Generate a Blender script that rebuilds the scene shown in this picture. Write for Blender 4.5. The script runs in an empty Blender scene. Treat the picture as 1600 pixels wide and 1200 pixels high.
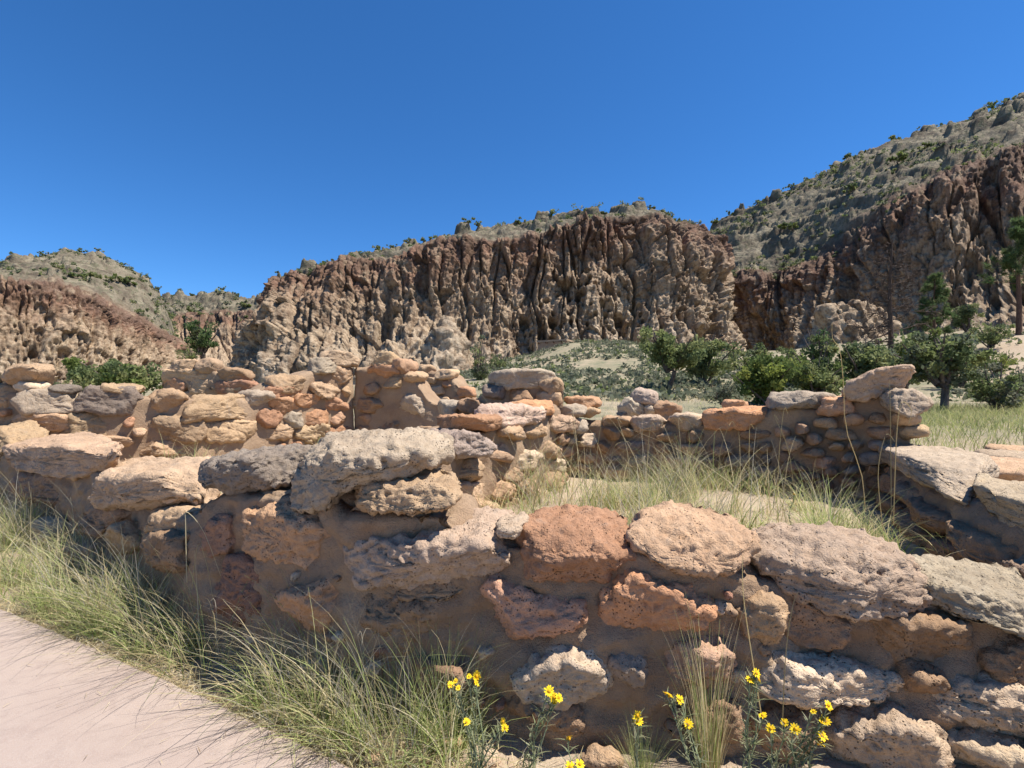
import bpy, math, random
import numpy as np
from math import radians as R
rng = np.random.default_rng(7); random.seed(7)
scene = bpy.context.scene
C = scene.collection

# ------------------------------------------------------------------ camera, world, sun, exposure
FPX, HOR, EYE = 800.0, 610.0, 1.0          # focal length in photo pixels, horizon row, eye height
cam_d = bpy.data.cameras.new('camera'); cam = bpy.data.objects.new('camera', cam_d); C.objects.link(cam)
cam_d.sensor_width = 36.0; cam_d.lens = FPX/1600*36.0; cam_d.shift_y = (HOR-600)/1600
cam_d.clip_start = 0.05; cam_d.clip_end = 3000
cam.location = (0, 0, EYE); cam.rotation_euler = (R(90), 0, 0)
scene.camera = cam

SUN_AZ, SUN_EL = 95.0, 61.0                # clockwise from the viewing direction, above the horizon
sun_dir = (math.cos(R(SUN_EL))*math.sin(R(SUN_AZ)), math.cos(R(SUN_EL))*math.cos(R(SUN_AZ)), math.sin(R(SUN_EL)))
world = bpy.data.worlds.new('World'); scene.world = world; world.use_nodes = True
wn = world.node_tree.nodes; wl = world.node_tree.links
bg = wn['Background']; sky = wn.new('ShaderNodeTexSky'); sky.sky_type = 'NISHITA'
sky.sun_disc = False; sky.sun_elevation = R(SUN_EL); sky.sun_rotation = R(SUN_AZ)
sky.altitude = 2000; sky.air_density = 1.0; sky.dust_density = 0.0; sky.ozone_density = 10.0
hs = wn.new('ShaderNodeHueSaturation'); hs.inputs['Saturation'].default_value = 1.14     # clear high-desert air
wl.new(sky.outputs[0], hs.inputs['Color']); wl.new(hs.outputs[0], bg.inputs[0]); bg.inputs[1].default_value = 0.107
sl = bpy.data.lights.new('sun', 'SUN'); sl.energy = 5.0; sl.angle = R(0.53); sl.color = (1.0, 0.955, 0.895)
so = bpy.data.objects.new('sun', sl); C.objects.link(so)
from mathutils import Vector
so.rotation_euler = Vector(sun_dir).to_track_quat('Z', 'Y').to_euler()
so.location = (20, 5, 60)
scene.view_settings.view_transform = 'Standard'; scene.view_settings.look = 'None'
scene.view_settings.gamma = 1.0; scene.view_settings.use_curve_mapping = False
scene.view_settings.exposure = 0.75
scene.render.engine = 'CYCLES'
scene.cycles.max_bounces = 6; scene.cycles.diffuse_bounces = 3; scene.cycles.transparent_max_bounces = 8

# ------------------------------------------------------------------ numpy noise
_r = np.random.default_rng(1)
_perm = np.concatenate([_r.permutation(512)]*3).astype(np.int32)
_g = _r.normal(size=(512, 3)); _g /= np.linalg.norm(_g, axis=1, keepdims=True); _g = _g.astype(np.float32)
_rnd = _r.random((512, 4)).astype(np.float32)
_rx, _ry, _rz, _rw = [np.ascontiguousarray(_rnd[:, k]) for k in range(4)]
def _h(i, j, k): return _perm[_perm[_perm[i & 511] + (j & 511)] + (k & 511)]
def pn(P, f=1.0, seed=0):
    P = np.asarray(P, np.float32)*np.asarray(f, np.float32) + np.float32(seed*17.31 % 97)
    I = np.floor(P).astype(np.int32); F = (P - I).astype(np.float32)
    U = F*F*F*(F*(F*6-15)+10); out = 0
    for a in (0, 1):
        wx = U[:, 0] if a else 1-U[:, 0]
        for b in (0, 1):
            wy = U[:, 1] if b else 1-U[:, 1]
            for c in (0, 1):
                wz = U[:, 2] if c else 1-U[:, 2]
                g = _g[_h(I[:, 0]+a, I[:, 1]+b, I[:, 2]+c)]
                out = out + wx*wy*wz*(g[:, 0]*(F[:, 0]-a)+g[:, 1]*(F[:, 1]-b)+g[:, 2]*(F[:, 2]-c))
    return out*1.6
def fbm(P, f=1.0, oct=4, gain=0.5, seed=0):
    s = 0; a = 1.0; f = np.asarray(f, np.float32)
    for o in range(oct):
        s = s + a*pn(P, f, seed+o*3.7); a *= gain; f = f*2.03
    return s
def ridged(P, f=1.0, oct=3, seed=0):
    s = 0; a = 1.0; f = np.asarray(f, np.float32)
    for o in range(oct):
        s = s + a*(1-2*np.abs(pn(P, f, seed+o*5.1))); a *= 0.5; f = f*2.1
    return s
def worley(P, f=1.0, seed=0):
    P = np.asarray(P, np.float32)*np.asarray(f, np.float32) + np.float32(seed*13.7 % 89)
    I = np.floor(P).astype(np.int32); F = (P - I).astype(np.float32)
    best = np.full(len(P), 9.0, np.float32); sec = best.copy(); rid = np.zeros(len(P), np.float32)
    for a in (-1, 0, 1):
        for b in (-1, 0, 1):
            for c in (-1, 0, 1):
                hh = _h(I[:, 0]+a, I[:, 1]+b, I[:, 2]+c)
                d = (np.float32(a)+_rx[hh]-F[:, 0])**2+(np.float32(b)+_ry[hh]-F[:, 1])**2+(np.float32(c)+_rz[hh]-F[:, 2])**2
                m = d < best
                sec = np.where(m, best, np.minimum(sec, d)); rid = np.where(m, _rw[hh], rid); best = np.where(m, d, best)
    return np.sqrt(best), np.sqrt(sec), rid
def sst(a, b, x): t = np.clip((x-a)/(b-a), 0, 1); return t*t*(3-2*t)

# ------------------------------------------------------------------ mesh helpers
def mesh(name, V, F, smooth=True, cols=None, attrs=None):
    V = np.ascontiguousarray(V, np.float32); Fs = F if isinstance(F, (list, tuple)) else [F]
    Fs = [np.asarray(f, np.int32) for f in Fs if len(f)]
    me = bpy.data.meshes.new(name)
    me.vertices.add(len(V)); me.vertices.foreach_set('co', V.ravel())
    tot = np.concatenate([np.full(len(f), f.shape[1], np.int32) for f in Fs])
    me.loops.add(int(tot.sum())); me.loops.foreach_set('vertex_index', np.concatenate([f.ravel() for f in Fs]))
    me.polygons.add(len(tot)); st = np.concatenate([[0], np.cumsum(tot)[:-1]]).astype(np.int32)
    me.polygons.foreach_set('loop_start', st); me.polygons.foreach_set('loop_total', tot)
    if smooth: me.polygons.foreach_set('use_smooth', np.ones(len(tot), bool))
    if cols is not None:
        a = me.color_attributes.new('Col', 'FLOAT_COLOR', 'POINT')
        c4 = np.ones((len(V), 4), np.float32); c4[:, :3] = cols; a.data.foreach_set('color', c4.ravel())
    for k, v in (attrs or {}).items():
        a = me.attributes.new(k, 'FLOAT', 'POINT'); a.data.foreach_set('value', np.ascontiguousarray(v, np.float32))
    me.update(); me.validate(); return me
def obj(name, me, mat=None, parent=None, loc=None, color=None):
    o = bpy.data.objects.new(name, me); C.objects.link(o)
    if mat is not None and not me.materials: me.materials.append(mat)
    if parent is not None: o.parent = parent
    if loc is not None: o.location = loc
    if color is not None: o.color = (*color, 1)
    return o
def empty(name, loc=(0, 0, 0)):
    o = bpy.data.objects.new(name, None); C.objects.link(o); o.location = loc; o.empty_display_size = 0.1; return o
def tag(o, label=None, cat=None, group=None, kind=None):
    if label: o['label'] = label
    if cat: o['category'] = cat
    if group: o['group'] = group
    if kind: o['kind'] = kind
    return o
def gridfaces(nu, nv, wrap=False):
    i = np.arange(nu if wrap else nu-1); j = np.arange(nv-1)
    I, J = np.meshgrid(i, j, indexing='ij'); I2 = (I+1) % nu
    return np.stack([I*nv+J, I2*nv+J, I2*nv+J+1, I*nv+J+1], -1).reshape(-1, 4)
def gridnormals(G, wrap=False):
    if wrap: du = np.roll(G, -1, 0)-np.roll(G, 1, 0)
    else: du = np.gradient(G, axis=0)
    dv = np.gradient(G, axis=1); n = np.cross(du, dv); l = np.linalg.norm(n, axis=-1, keepdims=True)
    return n/np.maximum(l, 1e-9)
def px(x, y, d): return np.array([(x-800)/FPX*d, d, EYE+(HOR-y)/FPX*d])
def tubes(lines, sides=6):
    """lines: list of (points Nx3, radii N)"""
    Vs = []; Fs = []; off = 0; ang = np.linspace(0, 2*np.pi, sides, endpoint=False)
    for P, r in lines:
        P = np.asarray(P, float); r = np.asarray(r, float); T = np.gradient(P, axis=0); T /= np.linalg.norm(T, axis=1, keepdims=True)+1e-9
        ref = np.where(np.abs(T[:, 2:3]) > 0.9, [[1., 0, 0]], [[0, 0, 1.]]); A = np.cross(T, ref); A /= np.linalg.norm(A, axis=1, keepdims=True)+1e-9
        B = np.cross(T, A)
        ring = P[:, None]+r[:, None, None]*(np.cos(ang)[None, :, None]*A[:, None]+np.sin(ang)[None, :, None]*B[:, None])
        n = len(P); Vs.append(ring.reshape(-1, 3)); f = gridfaces(n, sides)
        i = np.arange(n-1)[:, None]; j = np.arange(sides)[None]; j2 = (j+1) % sides
        Fs.append(np.stack([i*sides+j, i*sides+j2, (i+1)*sides+j2, (i+1)*sides+j], -1).reshape(-1, 4)+off); off += n*sides
    return np.concatenate(Vs), np.concatenate(Fs)

# ------------------------------------------------------------------ materials
class NT:
    def __init__(s, name):
        s.m = bpy.data.materials.new(name); s.m.use_nodes = True; s.t = s.m.node_tree; s.n = s.t.nodes; s.b = s.n['Principled BSDF']
        s.b.inputs['Roughness'].default_value = 0.92
        s.b.inputs['Specular IOR Level'].default_value = 0.15
    def node(s, k, **kw):
        n = s.n.new(k)
        for a, b in kw.items(): setattr(n, a, b)
        return n
    def set(s, sock, v):
        if hasattr(v, 'is_output') or isinstance(v, bpy.types.NodeSocket): s.t.links.new(v, sock)
        else: sock.default_value = v
    def noise(s, vec, scale, detail=4, rough=0.55, dist=0.0):
        n = s.node('ShaderNodeTexNoise'); s.set(n.inputs['Vector'], vec); n.inputs['Scale'].default_value = scale
        n.inputs['Detail'].default_value = detail; n.inputs['Roughness'].default_value = rough; n.inputs['Distortion'].default_value = dist; return n.outputs['Fac']
    def voro(s, vec, scale, feat='F1', rnd=1.0):
        n = s.node('ShaderNodeTexVoronoi', feature=feat); s.set(n.inputs['Vector'], vec); n.inputs['Scale'].default_value = scale; n.inputs['Randomness'].default_value = rnd
        return n.outputs['Distance']
    def ramp(s, fac, stops):
        n = s.node('ShaderNodeValToRGB'); s.set(n.inputs[0], fac); e = n.color_ramp.elements
        while len(e) < len(stops): e.new(0.5)
        for el, (p, c) in zip(e, stops):
            el.position = p; el.color = (*c, 1) if hasattr(c, '__len__') else (c, c, c, 1)
        return n.outputs[0]
    def mix(s, fac, a, b, mode='MIX'):
        n = s.node('ShaderNodeMix', data_type='RGBA', blend_type=mode); s.set(n.inputs[0], fac)
        for sock, v in ((n.inputs[6], a), (n.inputs[7], b)):
            s.set(sock, (*v, 1) if isinstance(v, tuple) and len(v) == 3 else v)
        return n.outputs[2]
    def math(s, op, a, b=0.0):
        n = s.node('ShaderNodeMath', operation=op); s.set(n.inputs[0], a); s.set(n.inputs[1], b); return n.outputs[0]
    def vmath(s, op, a, b):
        n = s.node('ShaderNodeVectorMath', operation=op); s.set(n.inputs[0], a); s.set(n.inputs[1], b); return n.outputs[0]
    def bump(s, h, strength, dist, prev=None):
        n = s.node('ShaderNodeBump'); n.inputs['Strength'].default_value = strength; n.inputs['Distance'].default_value = dist
        s.set(n.inputs['Height'], h)
        if prev is not None: s.set(n.inputs['Normal'], prev)
        return n.outputs[0]
    def coord(s, which='Object'): return s.node('ShaderNodeTexCoord').outputs[which]
    def pos(s): return s.node('ShaderNodeNewGeometry').outputs['Position']
    def attr(s, name): return s.node('ShaderNodeAttribute', attribute_name=name)
    def color(s, c): s.set(s.b.inputs['Base Color'], c); return s
    def normal(s, n): s.set(s.b.inputs['Normal'], n); return s

def mat_stone():
    t = NT('tuff_stone'); oi = t.node('ShaderNodeObjectInfo')
    off = t.vmath('SCALE', (13.0, 7.0, 5.0), (0, 0, 0)); off.node.inputs['Scale'].default_value = 1.0; t.t.links.new(oi.outputs['Random'], off.node.inputs['Scale'])
    p = t.vmath('ADD', t.pos(), off)
    n1 = t.noise(p, 7, 5, 0.6); n2 = t.noise(p, 45, 5, 0.65); n3 = t.noise(p, 220, 3, 0.6)
    c = t.mix(t.ramp(n1, [(0.3, 0.0), (0.72, 1.0)]), t.mix(1.0, oi.outputs['Color'], (0.95, 0.90, 0.86), 'MULTIPLY'), t.mix(1.0, oi.outputs['Color'], (1.35, 1.30, 1.24), 'MULTIPLY'))
    c = t.mix(t.ramp(n2, [(0.38, 0.0), (0.72, 0.6)]), c, t.mix(1.0, c, (0.74, 0.67, 0.61), 'MULTIPLY'))
    c = t.mix(t.ramp(n3, [(0.4, 0.0), (0.75, 0.5)]), c, t.mix(1.0, c, (1.35, 1.32, 1.28), 'MULTIPLY'))
    # grey weathering crust and pale lichen blotches
    cr = t.ramp(t.noise(t.vmath('ADD', p, (3.1, 4.2, 9.0)), 11, 6, 0.7), [(0.57, 0.0), (0.70, 0.5)])
    c = t.mix(cr, c, (0.27, 0.225, 0.18))
    li = t.ramp(t.noise(t.vmath('ADD', p, (7.7, 1.2, 3.3)), 38, 4, 0.75), [(0.58, 0.0), (0.66, 0.55)]); c = t.mix(t.math('MULTIPLY', li, t.ramp(t.noise(p, 5, 3), [(0.42, 0.15), (0.62, 1.0)])), c, (0.13, 0.105, 0.085))
    v = t.voro(p, 95); pore = t.ramp(v, [(0.10, 1.0), (0.26, 0.0)])
    sel = t.ramp(t.noise(p, 14, 3), [(0.46, 0.0), (0.6, 1.0)]); pore = t.math('MULTIPLY', pore, sel)
    c = t.mix(t.math('MULTIPLY', pore, 0.8), c, (0.09, 0.06, 0.042))
    t.color(c)
    b = t.bump(t.math('SUBTRACT', t.math('ADD', n2, t.math('MULTIPLY', n3, 0.35)), t.math('MULTIPLY', pore, 0.9)), 1.0, 0.012)
    t.normal(b); return t.m
def mat_mortar():
    t = NT('mud_mortar'); p = t.pos()
    n1 = t.noise(p, 3.5, 4, 0.6); n2 = t.noise(p, 60, 5, 0.7); n3 = t.noise(p, 260, 2)
    c = t.mix(t.ramp(n1, [(0.32, 0.0), (0.7, 1.0)]), (0.31, 0.20, 0.122), (0.43, 0.305, 0.195))
    c = t.mix(t.ramp(n2, [(0.45, 0.0), (0.78, 0.5)]), c, (0.24, 0.155, 0.10))
    peb = t.ramp(t.voro(p, 120), [(0.12, 1.0), (0.2, 0.0)]); ps = t.ramp(t.noise(p, 33, 2), [(0.52, 0.0), (0.60, 0.8)])
    c = t.mix(t.math('MULTIPLY', peb, ps), c, (0.55, 0.47, 0.39)); t.color(c)
    crack = t.ramp(t.voro(t.vmath('ADD', p, t.vmath('SCALE', t.node('ShaderNodeTexNoise').outputs['Color'], (0, 0, 0))), 7, 'DISTANCE_TO_EDGE'), [(0.0, 0.0), (0.012, 1.0)])
    h = t.math('ADD', n2, t.math('MULTIPLY', n3, 0.4)); h = t.math('ADD', h, t.math('MULTIPLY', t.math('MULTIPLY', peb, ps), 0.9))
    t.normal(t.bump(h, 1.0, 0.013)); return t.m
def mat_ground():
    t = NT('sandy_ground'); p = t.pos(); dry = t.attr('dry').outputs['Fac']
    n1 = t.noise(p, 0.35, 5, 0.6); n2 = t.noise(p, 9, 5, 0.65); n3 = t.noise(p, 120, 3, 0.7)
    c = t.mix(t.ramp(n1, [(0.35, 0.0), (0.65, 1.0)]), (0.36, 0.27, 0.185), (0.43, 0.345, 0.24))
    c = t.mix(t.ramp(n2, [(0.4, 0.0), (0.7, 0.7)]), c, (0.33, 0.235, 0.16))
    c = t.mix(t.ramp(n3, [(0.5, 0.0), (0.8, 0.6)]), c, (0.52, 0.43, 0.33))
    dg = t.mix(t.ramp(t.noise(p, 1.1, 5, 0.7), [(0.42, 0.0), (0.6, 1.0)]), (0.25, 0.215, 0.135), (0.165, 0.165, 0.098))
    c = t.mix(t.math('MULTIPLY', dry, t.ramp(t.noise(p, 0.5, 5, 0.7), [(0.36, 0.35), (0.58, 1.0)])), c, dg)
    t.color(c); t.normal(t.bump(t.math('ADD', n2, t.math('MULTIPLY', n3, 0.3)), 0.8, 0.03)); return t.m
def mat_path():
    t = NT('path_concrete'); p = t.pos()
    n1 = t.noise(p, 1.3, 5, 0.6); n2 = t.noise(p, 16, 5, 0.7, 0.6); n3 = t.noise(p, 320, 2, 0.6)
    c = t.mix(t.ramp(n1, [(0.3, 0.0), (0.7, 1.0)]), (0.325, 0.25, 0.208), (0.375, 0.298, 0.248))
    c = t.mix(t.ramp(n2, [(0.50, 0.0), (0.72, 0.6)]), c, (0.25, 0.19, 0.16))
    c = t.mix(t.ramp(t.noise(p, 4.5, 6, 0.75, 1.0), [(0.50, 0.0), (0.72, 0.55)]), c, (0.285, 0.21, 0.175))
    gr = t.math('MULTIPLY', t.ramp(t.voro(p, 55), [(0.05, 1.0), (0.11, 0.0)]), t.ramp(t.noise(p, 30, 2), [(0.6, 0.0), (0.64, 1.0)])); c = t.mix(t.math('MULTIPLY', gr, 0.8), c, (0.14, 0.10, 0.08))
    c = t.mix(t.ramp(n3, [(0.45, 0.0), (0.8, 0.45)]), c, (0.43, 0.38, 0.345))
    t.color(c); t.normal(t.bump(t.math('ADD', n3, t.math('MULTIPLY', n2, 0.8)), 0.35, 0.004)); t.b.inputs['Roughness'].default_value = 0.85; return t.m
def mat_cliff(name, red=1.0, pale=1.0):
    t = NT(name); p = t.pos(); v = t.attr('hgt').outputs['Fac']; cap = t.attr('cap').outputs['Fac']
    st = t.vmath('MULTIPLY', p, (1.0, 1.0, 0.16))
    n1 = t.noise(p, 0.055, 5, 0.6, 0.5); n2 = t.noise(st, 0.5, 5, 0.65); n3 = t.noise(p, 1.6, 5, 0.7); n4 = t.noise(p, 0.35, 4, 0.6)
    # ash-flow tuff: pale at the foot, buff in the middle, rusty brown under the rim
    hv = t.math('ADD', v, t.math('MULTIPLY', t.math('SUBTRACT', n1, 0.5), 1.0))
    c = t.ramp(hv, [(0.05, (0.47*pale, 0.375*pale, 0.265*pale)), (0.34, (0.43, 0.325, 0.215)), (0.64, (0.38, 0.275, 0.18)), (0.86, (0.25*red, 0.145, 0.095)), (1.0, (0.175, 0.11, 0.077))])
    c = t.mix(t.ramp(n2, [(0.44, 0.0), (0.60, 0.75)]), c, (0.13, 0.083, 0.052))
    c = t.mix(t.ramp(n4, [(0.52, 0.0), (0.66, 0.6)]), c, (0.40, 0.31, 0.205))
    c = t.mix(t.ramp(n3, [(0.45, 0.0), (0.62, 0.8)]), c, t.mix(1.0, c, (0.50, 0.43, 0.38), 'MULTIPLY'))
    sl = t.ramp(t.noise(p, 0.22, 5, 0.7), [(0.36, (0.09, 0.07, 0.05)), (0.48, (0.175, 0.145, 0.10)), (0.66, (0.28, 0.24, 0.165))])
    sl = t.mix(t.ramp(t.noise(p, 0.9, 4, 0.7), [(0.50, 0.0), (0.60, 0.75)]), sl, (0.115, 0.115, 0.068))
    sl = t.mix(t.ramp(n3, [(0.5, 0.0), (0.7, 0.5)]), sl, (0.10, 0.06, 0.042))
    c = t.mix(t.ramp(cap, [(0.35, 0.0), (0.65, 1.0)]), c, sl)
    t.color(c); t.normal(t.bump(t.math('ADD', n3, t.math('MULTIPLY', n2, 0.8)), 1.0, 0.42)); return t.m
def mat_leaf(name, trans=0.35, rough=0.7):
    t = NT(name); a = t.attr('Col').outputs['Color']; oi = t.node('ShaderNodeObjectInfo')
    c = t.mix(1.0, a, oi.outputs['Color'], 'MULTIPLY'); t.color(c); t.b.inputs['Roughness'].default_value = rough
    tr = t.node('ShaderNodeBsdfTranslucent'); t.set(tr.inputs[0], c); mx = t.node('ShaderNodeMixShader'); mx.inputs[0].default_value = trans
    t.t.links.new(t.b.outputs[0], mx.inputs[1]); t.t.links.new(tr.outputs[0], mx.inputs[2]); t.t.links.new(mx.outputs[0], t.n['Material Output'].inputs[0]); return t.m
def mat_bark(name, a, b):
    t = NT(name); p = t.vmath('MULTIPLY', t.pos(), (1, 1, 0.25)); n = t.noise(p, 22, 5, 0.7)
    t.color(t.mix(t.ramp(n, [(0.35, 0.0), (0.65, 1.0)]), a, b)); t.normal(t.bump(n, 0.8, 0.02)); return t.m
def mat_plain(name, a, b, scale=30, rough=0.8):
    t = NT(name); n = t.noise(t.pos(), scale, 4, 0.6); t.color(t.mix(t.ramp(n, [(0.3, 0.0), (0.7, 1.0)]), a, b)); t.b.inputs['Roughness'].default_value = rough
    t.normal(t.bump(n, 0.3, 0.01)); return t.m
M_STONE, M_MORTAR, M_GROUND, M_PATH = mat_stone(), mat_mortar(), mat_ground(), mat_path()
M_CLIFF = mat_cliff('cliff_tuff'); M_LEAF = mat_leaf('foliage', 0.45); M_GRASS = mat_leaf('grass_blade', 0.5, 0.55)
M_BARK = mat_bark('bark_grey', (0.07, 0.05, 0.04), (0.17, 0.135, 0.11)); M_BARKP = mat_bark('bark_pine', (0.06, 0.038, 0.028), (0.19, 0.11, 0.075))
M_DEAD = mat_bark('bark_dead', (0.05, 0.037, 0.03), (0.12, 0.085, 0.065))

# ------------------------------------------------------------------ terrain
WALLX = np.array([-9.0, -6.6, -4.3, -2.65, -1.28, -0.5, 0.12, 0.70, 1.36, 2.2, 9.0])
WALLY = np.array([6.4, 5.5, 4.3, 3.17, 2.09, 1.68, 1.50, 1.45, 1.42, 1.42, 1.38])
def front_y(X): return np.interp(X, WALLX, WALLY)
def gz(X, Y):
    X = np.asarray(X, float); Y = np.asarray(Y, float); P = np.stack([X.ravel(), Y.ravel(), 0*X.ravel()], -1)
    z = 0.30*sst(0.06, 0.30, Y-front_y(X))
    z = z + 0.22*sst(6, 16, Y) + 0.9*sst(20, 90, Y)
    z = z + 5.8*sst(13, 70, Y)*np.exp(-((X-11)/17.0)**2)*(1-0.0*Y)
    z = z + 4.6*sst(17, 38, X)*sst(16, 40, Y)
    z = z + 7.0*sst(90, 170, Y)
    r = np.sqrt(X*X+Y*Y)
    z = z + (fbm(P, 2.2, 3, seed=3)*0.018).reshape(X.shape)*np.minimum(1, r/1.0)
    z = z + (fbm(P, 0.35, 4, seed=5)*0.10).reshape(X.shape)*sst(4, 14, r) + (fbm(P, 0.09, 4, seed=9)*0.55).reshape(X.shape)*sst(18, 60, r)
    return z
def gz1(x, y): return float(gz(np.array([x]), np.array([y]))[0])
def axis(n, near, far):
    t = np.linspace(-1, 1, n); k = 5.2
    return np.sign(t)*(np.sinh(np.abs(t)*k)/np.sinh(k))*far + near*t
xs = axis(320, 3.0, 420); ys = axis(420, 4.0, 420)+2.4; ys = ys[ys > -60]
GX, GY = np.meshgrid(xs, ys, indexing='ij'); GZ = gz(GX, GY)
g = obj('ground', mesh('ground', np.stack([GX, GY, GZ], -1).reshape(-1, 3), gridfaces(*GX.shape), attrs={'dry': (sst(4.5, 9, GY)*(1-0.85*sst(0.86, 0.96, GX/np.maximum(GY, 1))*sst(18, 24, GY))).ravel()}), M_GROUND); tag(g, kind='structure')

# path: a coloured concrete walk, its edge running from the left to the foot of the frame
pe = np.array([(-9.0, 5.0), (-5.2, 3.75), (-2.32, 2.32), (-1.35, 1.83), (-0.458, 1.356), (0.35, 0.86), (1.3, 0.1), (2.6, -1.3)])
def smooth_line(P, n):
    P = np.asarray(P, float); t = np.linspace(0, len(P)-1, n); k = np.clip(t.astype(int), 0, len(P)-2); f = (t-k)[:, None]
    g_ = lambda i: P[np.clip(i, 0, len(P)-1)]
    a, b, c, d = g_(k-1), g_(k), g_(k+1), g_(k+2)
    return 0.5*((2*b)+(-a+c)*f+(2*a-5*b+4*c-d)*f*f+(-a+3*b-3*c+d)*f**3)
PE = smooth_line(pe, 300)
tn = np.gradient(PE, axis=0); tn /= np.linalg.norm(tn, axis=1, keepdims=True); nn = np.stack([-tn[:, 1], tn[:, 0]], -1)
if nn[150] @ np.array([1, 1]) > 0: nn = -nn
wob = pn(np.stack([PE[:, 0]*9, PE[:, 1]*9, 0*PE[:, 0]], -1), 1.0, 4)*0.006
rows = []
for k, (w, z) in enumerate([(0.0, -0.06), (0.0, 0.012), (0.012, 0.020), (0.5, 0.024), (1.0, 0.026), (1.6, 0.026), (2.1, 0.022), (2.2, 0.018), (2.2, -0.06)]):
    rows.append(np.concatenate([PE+nn*w+(nn*wob[:, None] if k < 3 else 0), np.full((300, 1), z)], 1))
G = np.stack(rows, 1)
p = obj('path', mesh('path', G.reshape(-1, 3), gridfaces(300, 9)), M_PATH); tag(p, kind='structure')

# ------------------------------------------------------------------ cliffs and hills
def loft(cols, nu, nface, ncap, back=30.0, drop=6.0, foot=10.0):
    """cols: (base, mid, rim, sky), each (px x, px y, distance). Returns grid, hgt, cap"""
    K = np.array([[px(*c) for c in col] for col in cols])
    L = [smooth_line(K[:, i], nu) for i in range(4)]
    base, mid, rim, sk = L
    inw = sk-rim; inw[:, 2] = 0; inw /= np.linalg.norm(inw, axis=1, keepdims=True)
    ft = base-inw*foot*0.5; ft[:, 2] = base[:, 2]-foot*0.6
    bk = sk+inw*back; bk[:, 2] = sk[:, 2]-drop
    key = [ft, base, mid, rim, sk, bk]; vpos = [0, 0.07, 0.5, 1.0]
    rows = []; H = []; Cp = []
    for t in np.linspace(0, 1, nface, endpoint=False):
        i = np.searchsorted(vpos, t, 'right')-1; f = (t-vpos[i])/(vpos[i+1]-vpos[i]); rows.append(key[i]*(1-f)+key[i+1]*f); H.append(t); Cp.append(0)
    for t in np.linspace(0, 1, ncap):
        q = (1-t)**2*rim+2*t*(1-t)*(rim*0.35+sk*0.65+np.array([0, 0, 1.0])*((sk-rim)[:, 2:3]*0.12))+t*t*sk; rows.append(q); H.append(1.0); Cp.append(min(1, 0.25+t*3))
    for t in np.linspace(0, 1, 14)[1:]:
        rows.append(sk*(1-t)+bk*t); H.append(1.0); Cp.append(1)
    return np.stack(rows, 1), np.array(H), np.array(Cp)
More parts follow.
